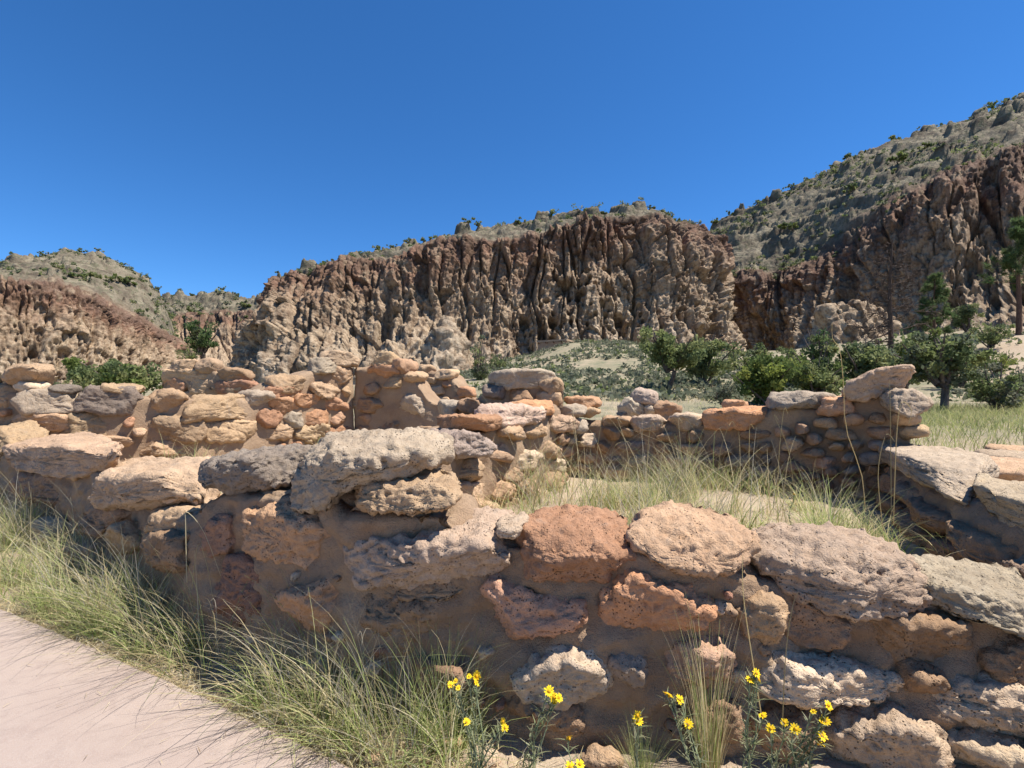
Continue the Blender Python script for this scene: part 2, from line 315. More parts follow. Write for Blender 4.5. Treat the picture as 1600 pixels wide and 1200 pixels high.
def cliff(name, cols, nu, nface, ncap, seed, mat, amp=1.0, sc=1.0, pock=1.0, capamp=1.0, **kw):
    Gd, H, Cp = loft(cols, nu, nface, ncap, **kw)
    nv = Gd.shape[1]; N = gridnormals(Gd)
    s = np.sign(np.mean(N[:, :nface, 1])); N = -N*s if s > 0 else N      # outward = toward the viewer
    P = Gd.reshape(-1, 3); h = np.tile(H, nu); cp = np.tile(Cp, nu)
    al = np.cumsum(np.concatenate([[0], np.linalg.norm(np.diff(Gd[:, nface, :2], axis=0), axis=1)])); A = np.repeat(al, nv)
    Q = np.stack([A, P[:, 2], P[:, 1]*0.3], -1).astype(np.float32)/sc
    wv = fbm(Q, 0.09, 3, seed=seed+40); Qw = Q + np.stack([wv*1.1, 0*wv, 0*wv], -1)
    fl = ridged(Qw, (0.085, 0.008, 0.02), 2, seed)                        # buttresses
    big = fbm(Q, (0.05, 0.045, 0.05), 3, seed=seed+7)
    up = sst(0.45, 0.75, h+0.25*big); rf = 1-0.6*sst(0.86, 1.0, h)
    h1, h2, hr = worley(Qw, (0.24, 0.022, 0.06), seed+61)                  # tall joint-bounded slabs
    k1, k2, kr = worley(Qw, (0.62, 0.075, 0.2), seed+71)                    # smaller columns
    pris = (hr-0.5)*3.0 - 2.2*sst(0.05, 0.0, h2-h1); colm = (kr-0.5)*1.3 - 0.7*sst(0.07, 0.0, k2-k1)
    f1, f2, rid = worley(Q+np.stack([wv, wv, wv], -1)*0.5, (0.40, 0.33, 0.3), seed+3); pk = sst(0.42, 0.28, f1)*(rid > 0.45)
    g1, g2, rid2 = worley(Q, (1.0, 0.75, 0.7), seed+5); pk2 = sst(0.42, 0.28, g1)*(rid2 > 0.35)
    band = sst(-0.15, 0.25, fbm(Q, 0.06, 2, seed=seed+31)+0.10)           # where the pocketed tuff outcrops
    crk = pn(Qw, (0.12, 0.012, 0.02), seed+21); crk = np.exp(-(crk/0.03)**2)
    bed = ridged(Q, (0.03, 0.8, 0.1), 2, seed+17)
    m1, m2, mr = worley(Q+np.stack([0.8*wv, 1.5*wv, 0*wv], -1), (0.34, 0.19, 0.2), seed+81)                # angular broken blocks
    blok = (mr-0.5)*2.0 - 0.5*sst(0.05, 0.0, m2-m1)
    df = (1.3*fl + 2.8*big)*(0.45+0.55*rf) + (0.40+0.35*up)*pris*rf + 0.30*colm*rf + (0.75+0.35*up)*blok*rf - 1.8*crk - pock*(0.35+0.65*band)*(1-0.7*up)*(2.3*pk+1.3*pk2) + 0.16*bed
    df = df + 0.40*fbm(Q, (1.0, 0.6, 0.6), 4, 0.65, seed+13) + 0.42*ridged(Qw, (0.8, 0.22, 0.4), 3, seed+14)*(0.5+0.7*band)
    b1, b2, br = worley(P/sc, 0.21, seed+8); rock = sst(0.38, 0.24, b1)*(br > 0.5)
    c1, c2, cr_ = worley(P/sc, 0.5, seed+88); rk2 = sst(0.40, 0.22, c1)*(cr_ > 0.55)*cr_*sst(-0.2, 0.2, fbm(P/sc, 0.08, 2, seed=seed+90))
    tz = P[:, 2]/(3.6*sc)+1.1*fbm(P/sc, 0.045, 3, 0.5, seed+29); fr_ = tz-np.floor(tz); lw = sst(-0.1, 0.3, fbm(P/sc, 0.05, 2, seed=seed+33))
    dc = 1.1*fbm(P/sc, 0.09, 3, 0.5, seed+9) + 1.9*rock*br + 1.5*lw*(sst(0.0, 0.12, fr_)*(1-fr_)-0.3) + 0.35*fbm(P/sc, 0.9, 4, 0.6, seed+19) + 0.9*rk2
    w = sst(0.2, 0.6, cp)
    D = (amp*sc*df*(1-w)*sst(-0.05, 0.08, h) + capamp*sc*dc*w)
    Nf = N.reshape(-1, 3)*(1-w[:, None]) + np.array([0, -0.15, 1.0])*w[:, None]
    V = P + Nf*D[:, None]
    o = obj(name, mesh(name, V, gridfaces(nu, nv), attrs={'hgt': h, 'cap': cp}), mat); tag(o, kind='structure')
    return V.reshape(nu, nv, 3), nface, ncap
def col4(xb, yb, db, xm, ym, dm, xr, yr, dr, xk, yk, dk): return ((xb, yb, db), (xm, ym, dm), (xr, yr, dr), (xk, yk, dk))
MAIN = [col4(440, 600, 125, 455, 545, 125, 470, 470, 125, 485, 445, 128),
        col4(384, 605, 90, 404, 540, 93, 430, 465, 95, 445, 440, 99),
        col4(430, 602, 79, 446, 530, 84, 458, 440, 88, 468, 421, 94),
        col4(520, 598, 74, 530, 510, 82, 545, 425, 88, 550, 403, 96),
        col4(620, 594, 72, 625, 500, 81, 630, 412, 88, 630, 388, 98),
        col4(720, 590, 75, 725, 480, 83, 725, 387, 87, 720, 368, 98),
        col4(800, 582, 79, 800, 480, 84, 800, 396, 87, 800, 354, 100),
        col4(880, 568, 80, 880, 470, 84, 880, 368, 87, 885, 341, 100),
        col4(960, 556, 79, 955, 450, 83, 950, 348, 87, 955, 331, 96),
        col4(1050, 560, 78, 1035, 450, 83, 1020, 350, 88, 1015, 333, 94),
        col4(1126, 574, 81, 1100, 460, 85, 1076, 364, 90, 1072, 350, 95),
        col4(1154, 578, 87, 1118, 470, 90, 1096, 380, 94, 1092, 362, 98),
        col4(1145, 575, 115, 1112, 470, 115, 1090, 395, 115, 1086, 370, 116)]
MAIN = [(b_, m_, (r_[0], k_[1]+0.62*(r_[1]-k_[1]), r_[2]+1.0), k_) for b_, m_, r_, k_ in MAIN]
RIGHT = [col4(1100, 560, 135, 1096, 500, 135, 1094, 440, 135, 1090, 378, 150),
         col4(1165, 580, 112, 1160, 510, 114, 1150, 442, 116, 1120, 352, 142),
         col4(1230, 585, 102, 1225, 510, 106, 1225, 438, 110, 1180, 322, 139),
         col4(1300, 585, 92, 1300, 500, 98, 1300, 405, 103, 1260, 284, 135),
         col4(1380, 580, 84, 1372, 470, 90, 1370, 350, 97, 1340, 243, 131),
         col4(1460, 570, 76, 1450, 430, 84, 1450, 300, 93, 1430, 212, 127),
         col4(1540, 560, 68, 1540, 420, 79, 1540, 265, 89, 1520, 184, 123),
         col4(1640, 550, 61, 1650, 400, 72, 1650, 225, 85, 1630, 142, 119),
         col4(1800, 540, 53, 1810, 380, 64, 1810, 180, 79, 1790, 92, 112),
         col4(2100, 530, 44, 2110, 350, 53, 2110, 120, 66, 2090, 20, 98)]
LEFT = [col4(-420, 605, 84, -420, 500, 89, -420, 400, 92, -420, 395, 125),
        col4(-200, 605, 92, -200, 510, 96, -200, 425, 99, -200, 420, 130),
        col4(-60, 605, 98, -60, 515, 102, -60, 437, 105, -60, 428, 136),
        col4(20, 605, 102, 20, 520, 106, 20, 442, 109, 20, 414, 142),
        col4(90, 605, 107, 90, 530, 111, 90, 450, 114, 80, 403, 147),
        col4(150, 603, 113, 150, 540, 117, 150, 472, 120, 140, 396, 150),
        col4(212, 602, 121, 208, 547, 125, 205, 499, 128, 195, 414, 152),
        col4(262, 600, 131, 256, 560, 134, 250, 522, 137, 240, 450, 154),
        col4(286, 597, 146, 280, 565, 148, 272, 532, 151, 260, 484, 162),
        col4(288, 592, 175, 286, 565, 175, 276, 535, 177, 266, 495, 180)]
FAR = [col4(150, 600, 190, 160, 545, 205, 165, 505, 212, 170, 480, 228),
       col4(250, 600, 180, 252, 545, 200, 255, 500, 212, 256, 467, 230),
       col4(300, 600, 175, 300, 545, 200, 300, 495, 214, 300, 464, 232),
       col4(345, 600, 170, 345, 545, 200, 345, 490, 216, 345, 454, 232),
       col4(385, 600, 170, 385, 545, 200, 385, 490, 214, 388, 465, 230),
       col4(425, 600, 172, 425, 540, 200, 425, 490, 210, 430, 459, 226),
       col4(480, 600, 175, 480, 540, 200, 480, 480, 210, 485, 450, 226),
       col4(600, 600, 180, 600, 540, 205, 600, 480, 215, 605, 450, 230)]
V_MAIN = cliff('cliff', MAIN, 660, 262, 50, 11, M_CLIFF)
V_RIGHT = cliff('hill_right', RIGHT, 430, 190, 100, 23, M_CLIFF, amp=1.1, capamp=1.1, pock=0.7)
V_LEFT = cliff('hill_left', LEFT, 330, 115, 75, 37, M_CLIFF, amp=0.9, capamp=0.9)
V_FAR = cliff('mesa_far', FAR, 200, 60, 40, 41, M_CLIFF, amp=0.8, sc=1.3)

# pale tent-rock outcrops in front of the cliffs
def outcrop(name, cx, d, w, pts, seed, depth=4.0):
    """pts: skyline in photo pixels (x, y) from left to right; a lumpy ridge with that crest"""
    pts = np.array(pts, float); n = 150; xs_ = np.linspace(pts[0, 0], pts[-1, 0], n); ys_ = np.interp(xs_, pts[:, 0], pts[:, 1])
    top = np.stack([px(a, b, d) for a, b in zip(xs_, ys_)])
    rows_ = []
    zb = gz(top[:, 0], top[:, 1]-depth)-1.0
    for k, t in enumerate(np.linspace(0, 1, 90)):
        q = top.copy(); s = (t*2-1)
        hh = 1-abs(s)**1.6; q[:, 1] = d+depth*s; q[:, 2] = zb+(top[:, 2]-zb)*hh; rows_.append(q)
    G_ = np.stack(rows_, 1); N_ = gridnormals(G_); N_ *= np.sign(np.mean(N_[..., 2])); P_ = G_.reshape(-1, 3)
    D_ = 0.8*fbm(P_, (0.45, 0.45, 0.25), 5, 0.6, seed)+0.6*ridged(P_, (0.45, 0.3, 0.06), 3, seed+2)
    f1, f2, rr = worley(P_, 0.7, seed); D_ = D_-0.7*sst(0.4, 0.1, f1)*(rr > 0.45)+0.5*(rr-0.5)
    V_ = P_+N_.reshape(-1, 3)*D_[:, None]
    o = obj(name, mesh(name, V_, gridfaces(n, 90), attrs={'hgt': np.full(len(V_), 0.22), 'cap': np.zeros(len(V_))}), M_CLIFF); return tag(o, kind='structure')
outcrop('rock_outcrop', 660, 62, 20, [(540, 600), (570, 570), (600, 545), (640, 532), (665, 540), (685, 524), (698, 508), (708, 520), (718, 548), (735, 580), (748, 600)], 3, 6.0)
outcrop('rock_outcrop', 1340, 64, 20, [(1250, 575), (1268, 530), (1284, 500), (1292, 486), (1304, 490), (1312, 478), (1330, 482), (1340, 474), (1352, 478), (1366, 488), (1380, 486), (1395, 502), (1410, 530), (1430, 555), (1450, 575)], 5, 3.0)
# ------------------------------------------------------------------ ruined masonry
TAN, ORANGE, RED, GREY, DARK, PALE, BROWN = (0.40, 0.285, 0.18), (0.40, 0.235, 0.14), (0.34, 0.19, 0.125), (0.36, 0.30, 0.225), (0.24, 0.20, 0.16), (0.48, 0.385, 0.275), (0.30, 0.20, 0.125)
def jit(c, a=0.10): k = 1+rng.normal()*a; return tuple(float(np.clip(v*k*(1+rng.normal()*a*0.15), 0.03, 0.8)) for v in c)
class Plane:
    """a wall's front face in plan: a polyline, walked from left to right as seen; z is free"""
    def __init__(s, pts): s.p = np.array(pts, float); s.X = 800+FPX*s.p[:, 0]/s.p[:, 1]
    def seg(s, x):
        i = int(np.clip(np.searchsorted(s.X, x)-1, 0, len(s.p)-2)); return s.p[i], s.p[i+1]
    def frame(s, x):
        a, b = s.seg(x); u = (b-a)/np.linalg.norm(b-a); n = np.array([u[1], -u[0]])
        if n @ (a+b) > 0: n = -n
        return a, u, n
    def depth(s, x, fr=None):
        a, u, n = fr or s.frame(x); k = (x-800)/FPX; den = n[0]*k+n[1]; return (n @ a)/den
    def pt(s, x, y, fr=None):
        d = s.depth(x, fr); return px(x, y, d)
def rock(outline, thick, seed, spacing, rough=1.0, e=0.38, cuts=9, bulge=1.0):
    """a weathered block: outline in its own plane (s, z metres, closed), given thickness; +y is out of the wall"""
    o = np.array(outline, float); c = o.mean(0); o = o-c
    d = np.roll(o, -1, 0)-o; L = np.linalg.norm(d, axis=1); per = L.sum(); nth = int(np.clip(per/spacing, 14, 130))
    cum = np.concatenate([[0], np.cumsum(L)]); t = np.linspace(0, per, nth, endpoint=False)
    oc = np.vstack([o, o[:1]]); ring = np.stack([np.interp(t, cum, oc[:, 0]), np.interp(t, cum, oc[:, 1])], -1)
    for _ in range(max(1, int(nth*0.015))): ring = 0.5*ring+0.25*(np.roll(ring, 1, 0)+np.roll(ring, -1, 0))
    ring *= 1.06; size = np.sqrt(abs(np.sum(ring[:, 0]*np.roll(ring[:, 1], -1)-np.roll(ring[:, 0], -1)*ring[:, 1]))/2)
    ph = np.linspace(0, np.pi, 400); pr = np.stack([np.sin(ph)**e*size*0.55, np.sign(np.cos(ph))*np.abs(np.cos(ph))**e*thick/2], -1)
    pl = np.concatenate([[0], np.cumsum(np.linalg.norm(np.diff(pr, axis=0), axis=1))]); nph = int(np.clip(pl[-1]/spacing, 8, 70))
    tt = np.linspace(0, pl[-1], nph); rho = np.interp(tt, pl, pr[:, 0])/(size*0.55); dep = np.interp(tt, pl, pr[:, 1])
    rho[0] = rho[-1] = 0.004
    G_ = np.empty((nth, nph, 3)); G_[..., 0] = ring[:, 0:1]*rho; G_[..., 2] = ring[:, 1:2]*rho; G_[..., 1] = dep[None]
    q = np.random.default_rng(seed); P_ = G_.reshape(-1, 3)
    for k in range(cuts+7):                                             # broken facets
        n = q.normal(size=3)*np.array([0.75, 1.5, 0.75]); n /= np.linalg.norm(n); pr_ = P_ @ n; m = pr_.max()*q.uniform(0.58, 0.88); ex = np.maximum(pr_-m, 0)
        P_ = P_-n*(ex*0.92)[:, None]
    ext = np.array([np.ptp(ring[:, 0]), thick, np.ptp(ring[:, 1])]); P_ = (P_-(P_.max(0)+P_.min(0))/2)*(ext/np.ptp(P_, axis=0))+np.array([(ring[:, 0].max()+ring[:, 0].min())/2, 0, (ring[:, 1].max()+ring[:, 1].min())/2])
    G_ = P_.reshape(nth, nph, 3); N_ = gridnormals(G_, True).reshape(-1, 3)
    if np.mean(np.sum(N_*P_, 1)) < 0: N_ = -N_
    S = min(size, 0.40, 1.4*np.ptp(ring[:, 1])); Pn = P_+seed*3.7 % 50
    D_ = S*rough*(0.048*fbm(Pn, 2.4/size, 4, 0.55, seed) + 0.034*ridged(Pn*np.array([1, 1, 1.7]), 5.5/size, 3, seed+1))
    if 0.013 <= spacing < 0.06: D_ = D_ + rough*min(1.0, S/0.12)*(0.011*fbm(Pn, 13, 3, 0.65, seed+2)+0.006*ridged(Pn, 11, 2, seed+3))
    if spacing < 0.013:
        D_ = D_ + rough*(0.0085*fbm(Pn, 30, 3, 0.65, seed+2) + 0.0045*ridged(Pn*np.array([1, 1, 1.6]), 22, 2, seed+6))
        f1, f2, rr = worley(Pn, 34, seed); D_ = D_ - rough*0.013*sst(0.40, 0.16, f1)*(rr > 0.5)*(fbm(Pn, 6, 2, seed=seed+9) > -0.15)
        f1, f2, rr = worley(Pn, 13, seed+4); D_ = D_ - rough*0.020*sst(0.36, 0.12, f1)*(rr > 0.86)
    w = np.sqrt(np.clip(np.tile(rho, nth), 0, 1))
    P_ = P_+N_*(D_*(0.25+0.75*w))[:, None]
    P_ = P_.reshape(nth, nph, 3); P_[:, 0] = P_[:, 0].mean(0); P_[:, -1] = P_[:, -1].mean(0)
    return P_.reshape(-1, 3), gridfaces(nth, nph, True), c
def rect_poly(x0, y0, x1, y1, q):
    w, h = x1-x0, y1-y0; c = min(w, h); j = lambda a: q.uniform(-a, a)
    return [(x0+j(.08)*c, y0+h*q.uniform(.35, .7)), (x0+c*q.uniform(.15, .4), y0+h*q.uniform(0, .15)), (x0+w*q.uniform(.4, .6), y0+h*q.uniform(-.04, .08)), (x1-c*q.uniform(.12, .4), y0+h*q.uniform(0, .2)),
            (x1+j(.08)*c, y0+h*q.uniform(.35, .7)), (x1-c*q.uniform(.12, .35), y1-h*q.uniform(0, .12)), (x0+w*q.uniform(.4, .6), y1+h*q.uniform(-.08, .04)), (x0+c*q.uniform(.12, .35), y1-h*q.uniform(0, .12))]
_sid = [100]
def stone(wall, plane, poly, color, thick=0.24, proud=0.04, spacing=0.006, rough=1.0, lean=0.0, e=0.32, label=None, dd=0.0, cap=0.0):
    """poly in photo pixels, lying on the wall's face; or x0,y0,x1,y1"""
    _sid[0] += 1; sd = _sid[0]; q = np.random.default_rng(sd)
    if not hasattr(poly[0], '__len__'): poly = rect_poly(*poly, q)
    xc = np.mean([a for a, b in poly]); fr = plane.frame(xc); a, u, n = fr
    bt = getattr(plane, 'batter', None)
    if bt:
        zc = plane.pt(xc, np.mean([b for a_, b in poly]), fr)[2]; dd += bt*np.clip(1-(zc+0.2)/0.85, 0, 1); lean = lean or -0.12
    if dd: fr = (a+n*dd, u, n)
    W = np.array([plane.pt(x, y, fr) for x, y in poly])
    if cap:
        ym = np.mean([b for a_, b in poly]); yt = min(b for a_, b in poly)
        for i_, (x_, y_) in enumerate(poly):
            k_ = np.clip((ym-y_)/max(ym-yt, 1), 0, 1)
            W[i_, 2] = EYE+(HOR-y_)/FPX*(W[i_, 1]+cap*thick*k_**0.5)
    s = (W[:, :2]-a) @ u; ol = np.stack([s, W[:, 2]], -1)
    V_, F_, c = rock(ol, thick, sd, spacing, rough, e)
    cp = fr[0]+u*c[0]+n*(proud-thick/2)
    M3 = np.stack([np.array([u[0], u[1], 0]), np.array([n[0], n[1], 0]), np.array([0, 0, 1])], 0)
    if lean: V_ = V_ @ np.array([[1, 0, 0], [0, math.cos(lean), math.sin(lean)], [0, -math.sin(lean), math.cos(lean)]])
    o = obj('stone', mesh('stone', V_ @ M3, F_), M_STONE, wall, (cp[0], cp[1], c[1]), jit(color))
    wall['_s'] = list(wall.get('_s', []))+[float(x) for x in (min(a_ for a_, b_ in poly), max(a_ for a_, b_ in poly), min(b_ for a_, b_ in poly), max(b_ for a_, b_ in poly))]
    return o
def mortar(wall, plane, top, thick, zb=-0.15, spacing=0.02, amp=0.02, batter=0.05, seed=0, inset=0.0, fill=None):
    """rounded mud core under the stones; top: (px x, px y) crest of the core along the wall"""
    top = np.array(top, float); xs_ = []; n = None
    Xa, Xb = top[0, 0], top[-1, 0]
    tx = np.linspace(Xa, Xb, 600); W = np.array([plane.pt(x, np.interp(x, top[:, 0], top[:, 1])) for x in tx])
    s = np.concatenate([[0], np.cumsum(np.linalg.norm(np.diff(W[:, :2], axis=0), axis=1))]); nu = max(8, int(s[-1]/spacing))
    si = np.linspace(0, s[-1], nu); B = np.stack([np.interp(si, s, W[:, k]) for k in range(3)], -1)
    for _ in range(2): B[1:-1] = 0.5*B[1:-1]+0.25*(B[2:]+B[:-2])
    T = np.gradient(B[:, :2], axis=0); T /= np.linalg.norm(T, axis=1, keepdims=True)
    for _ in range(20): T[1:-1] = 0.5*T[1:-1]+0.25*(T[2:]+T[:-2])
    Nn = np.stack([T[:, 1], -T[:, 0]], -1)
    if np.mean(np.sum(Nn*B[:, :2], 1)) > 0: Nn = -Nn
    H = np.median(B[:, 2])-zb; L = H*2+thick; nv = max(10, int(L/spacing)); r = min(0.06, thick*0.3)
    prof = [(0.0, 0.0), (0.0, 1.0)]
    rows_ = []
    tot = H+thick+H*0.9
    for t in np.linspace(0, tot, nv):
        if t < H: off = np.full(nu, 0.0); f = t/H; inw = 0.0
        elif t < H+thick: f = 1.0; inw = t-H
        else: f = 1-(t-H-thick)/H; inw = thick
        z = zb+(B[:, 2]-zb)*f
        edge = min(inw, thick-inw) if 0 < inw < thick else 0
        rd = 0.0
        if f > 0.999: z = z+0.0-0.035*(1-min(1, edge/r))**2
        out = inset*-1+batter*(1-f)*(1 if t < H+thick/2 else -1)
        rows_.append(np.concatenate([B[:, :2]+Nn*(out-inw)[..., None] if hasattr(out, '__len__') else B[:, :2]+Nn*(out-inw), z[:, None]], 1))
    G_ = np.stack(rows_, 1)
    # close the two ends
    mid = G_.mean(1)
    e0 = mid[0:1, None, :]*0+np.concatenate([np.repeat(mid[0][None, :2], nv, 0)*0.5+G_[0][:, :2]*0.5, G_[0][:, 2:]], 1)[None]
    N_ = gridnormals(G_); N_ *= 1 if np.mean(np.sum(N_[:, :int(nv*0.3), :2]*Nn[:, None], -1)) > 0 else -1
    P_ = G_.reshape(-1, 3)
    D_ = amp*(1.3*fbm(P_, 4.5, 3, 0.5, seed)+0.5*fbm(P_, 17, 3, 0.6, seed+1)) + amp*0.5*ridged(P_*np.array([1, 1, 2.2]), 6, 2, seed+4)
    f1, f2, rr = worley(P_, 9, seed+2); D_ = D_-amp*0.9*sst(0.35, 0.1, f1)*(rr > 0.6)
    V_ = (P_+N_.reshape(-1, 3)*D_[:, None]).reshape(nu, nv, 3)
    # end caps: fold to the centre line
    ends = []
    for k in (0, nu-1):
        ln = V_[k]; m = 0.5*(ln+ln[::-1]); m[:, 2] = ln[:, 2]; ends.append(m)
    V_ = np.concatenate([ends[0][None], V_, ends[1][None]], 0)
    return obj('mortar', mesh('mortar', V_.reshape(-1, 3), gridfaces(nu+2, nv)), M_MORTAR, wall)
def courses(wall, plane, x0, x1, ytop, ybot, hpx, colors, thick=0.16, proud=0.03, spacing=0.03, keep=0.9, seed=0, rough=1.2, amax=3.0):
    """fills a stretch of wall with rough courses, skipping where a stone already sits. ytop/ybot: functions of px x"""
    q = np.random.default_rng(seed); y = 0.0; row = 0
    if not callable(ytop): yt = ytop; ytop = lambda x: yt
    if not callable(ybot): yb_ = ybot; ybot = lambda x: yb_
    ymaxh = max(ybot(x0)-ytop(x0), ybot(x1)-ytop(x1), ybot((x0+x1)/2)-ytop((x0+x1)/2))
    while y < ymaxh:
        h = hpx*q.uniform(0.75, 1.25); x = x0+q.uniform(-0.5, 0.3)*h
        while x < x1:
            w = h*q.uniform(1.2, amax); ya = ytop(x+w/2)+y
            if ya+h*0.6 < ybot(x+w/2) and q.random() < keep:
                S_ = np.array(wall.get('_s', [])).reshape(-1, 4); ov = 0.0
                if len(S_):
                    ow = np.clip(np.minimum(S_[:, 1], x+w)-np.maximum(S_[:, 0], x), 0, None)*np.clip(np.minimum(S_[:, 3], ya+h)-np.maximum(S_[:, 2], ya), 0, None); ov = ow.sum()/(w*h)
                if ov < 0.25:
                    stone(wall, plane, (x+0.06*w, ya+0.08*h, x+w*0.94, ya+h*0.92), colors[q.integers(len(colors))], thick, proud*q.uniform(0.5, 1.5), spacing, rough)
            x += w+h*0.12
        y += h*1.05; row += 1
def wall_thing(label): return tag(empty('ruin_wall'), label, 'wall', kind='thing')

# -- outer wall, nearest the path
W1 = wall_thing('low front wall of big tuff blocks in mud mortar behind the yellow flowers'); PW1 = Plane(list(zip(WALLX[1:10], WALLY[1:10])))
mortar(W1, PW1, [(-220, 690), (-60, 690), (0, 702), (60, 716), (150, 736), (172, 746), (182, 772), (262, 796), (284, 808), (302, 802), (322, 782), (345, 772), (430, 774), (520, 786), (535, 802), (700, 806), (716, 838), (800, 854), (990, 854), (1190, 905), (1440, 935), (1650, 980), (1900, 1030)], 0.25, -0.2, 0.0125, 0.022, 0.09, 3, inset=0.012)
PW1.batter = 0.09
F = lambda poly, col, th=0.26, pr=0.05, **k: stone(W1, PW1, poly, col, th, pr*(0.85 if 'cap' in k else 0.62), 0.0079, **k)
F([(428, 702), (470, 686), (600, 688), (628, 700), (630, 735), (600, 742), (545, 758), (520, 778), (480, 787), (445, 770), (428, 737)], GREY, 0.36, 0.06, cap=0.62)
F([(303, 740), (325, 712), (370, 703), (425, 708), (430, 745), (400, 758), (350, 768), (315, 757)], DARK, 0.32, 0.06, cap=0.62)
F([(530, 762), (550, 742), (620, 735), (690, 738), (712, 757), (710, 787), (670, 798), (600, 799), (538, 798)], TAN, 0.32, 0.06, cap=0.62)
F([(545, 852), (580, 822), (640, 824), (720, 802), (760, 806), (792, 850), (780, 882), (730, 907), (640, 907), (565, 902)], (0.40, 0.30, 0.22), 0.34, 0.075, cap=0.62)
F([(772, 814), (798, 806), (816, 812), (810, 830), (785, 832)], PALE, 0.14, 0.03, cap=0.62)
F([(797, 832), (815, 810), (870, 803), (950, 808), (990, 830), (990, 850), (960, 880), (930, 890), (850, 900), (815, 897), (803, 872)], ORANGE, 0.32, 0.07, cap=0.62)
F([(988, 817), (1010, 800), (1080, 803), (1140, 823), (1180, 848), (1195, 878), (1180, 895), (1100, 895), (1040, 872), (1000, 852)], TAN, 0.32, 0.07, cap=0.62)
F([(1190, 850), (1240, 838), (1320, 832), (1390, 850), (1440, 875), (1458, 905), (1450, 942), (1400, 947), (1330, 938), (1250, 932), (1215, 907), (1197, 882)], (0.35, 0.275, 0.20), 0.34, 0.075, cap=0.62)
F([(1445, 877), (1500, 880), (1600, 903), (1680, 925), (1690, 990), (1600, 974), (1540, 957), (1500, 947), (1470, 917)], GREY, 0.32, 0.06, cap=0.62)
F([(372, 800), (440, 795), (510, 805), (519, 850), (505, 874), (450, 874), (395, 852)], (0.44, 0.29, 0.175), 0.26, 0.06)
F([(735, 930), (765, 908), (800, 922), (860, 940), (902, 943), (908, 975), (880, 992), (790, 1002), (740, 1002), (728, 962)], (0.47, 0.28, 0.18), 0.24, 0.055)
F([(920, 945), (958, 895), (1030, 898), (1080, 918), (1112, 945), (1080, 977), (1010, 992), (950, 999), (916, 977)], (0.42, 0.225, 0.13), 0.26, 0.06)
F([(1160, 955), (1180, 933), (1215, 933), (1234, 955), (1226, 987), (1200, 1003), (1170, 987)], TAN, 0.22, 0.07)
F([(1236, 955), (1262, 945), (1330, 950), (1336, 985), (1290, 1006), (1242, 1002)], BROWN, 0.2, 0.03)
F([(1344, 960), (1440, 955), (1500, 970), (1542, 1005), (1520, 1030), (1440, 1037), (1370, 1017)], BROWN, 0.26, 0.05)
F([(1548, 1005), (1600, 1000), (1660, 1010), (1660, 1072), (1580, 1062), (1548, 1037)], BROWN, 0.22, 0.04)
F([(430, 937), (455, 910), (500, 906), (521, 925), (507, 952), (495, 977), (460, 987), (440, 967)], (0.50, 0.30, 0.175), 0.2, 0.07)
F([(330, 885), (380, 878), (420, 900), (420, 960), (380, 985), (335, 962)], (0.30, 0.17, 0.12), 0.22, 0.04)
F([(560, 952), (620, 935), (700, 940), (722, 970), (700, 1007), (600, 1012)], BROWN, 0.22, 0.035)
F([(798, 1067), (840, 1030), (875, 1013), (925, 1023), (952, 1050), (947, 1077), (880, 1088), (820, 1088)], PALE, 0.26, 0.085)
F([(945, 1032), (1000, 1008), (1012, 1040), (990, 1067), (950, 1072)], (0.33, 0.26, 0.20), 0.2, 0.05)
F([(1035, 1042), (1065, 1010), (1100, 1001), (1142, 1015), (1142, 1062), (1090, 1067), (1050, 1064)], (0.44, 0.29, 0.20), 0.24, 0.075)
F([(1180, 1042), (1210, 1025), (1300, 1038), (1370, 1058), (1412, 1085), (1390, 1098), (1310, 1088), (1230, 1078), (1190, 1067)], PALE, 0.26, 0.085)
F([(1465, 1082), (1520, 1068), (1570, 1066), (1640, 1090), (1640, 1145), (1560, 1128), (1500, 1112)], PALE, 0.26, 0.09)
F([(1298, 1132), (1350, 1125), (1400, 1113), (1460, 1135), (1482, 1170), (1472, 1205), (1380, 1200), (1310, 1182)], PALE, 0.26, 0.10)
F([(800, 1105), (860, 1095), (920, 1102), (930, 1145), (870, 1160), (805, 1150)], BROWN, 0.2, 0.05)
F([(1070, 1100), (1120, 1090), (1160, 1105), (1160, 1160), (1100, 1165), (1070, 1140)], BROWN, 0.2, 0.05)
F([(1420, 1045), (1470, 1042), (1480, 1075), (1440, 1085), (1415, 1070)], BROWN, 0.18, 0.05)
F([(1490, 1155), (1560, 1150), (1640, 1165), (1640, 1215), (1540, 1215), (1490, 1195)], PALE, 0.22, 0.09)
F([(1180, 1125), (1260, 1115), (1290, 1140), (1280, 1180), (1200, 1185)], BROWN, 0.2, 0.05)
F([(462, 1042), (480, 1028), (505, 1032), (512, 1055), (500, 1075), (470, 1075)], PALE, 0.16, 0.08)
F([(600, 1040), (660, 1030), (730, 1040), (735, 1080), (660, 1090), (605, 1080)], BROWN, 0.2, 0.05)
F([(318, 810), (360, 805), (365, 850), (325, 862)], (0.36, 0.23, 0.155), 0.2, 0.03)
F([(590, 915), (720, 912), (720, 930), (600, 930)], BROWN, 0.16, 0.02)
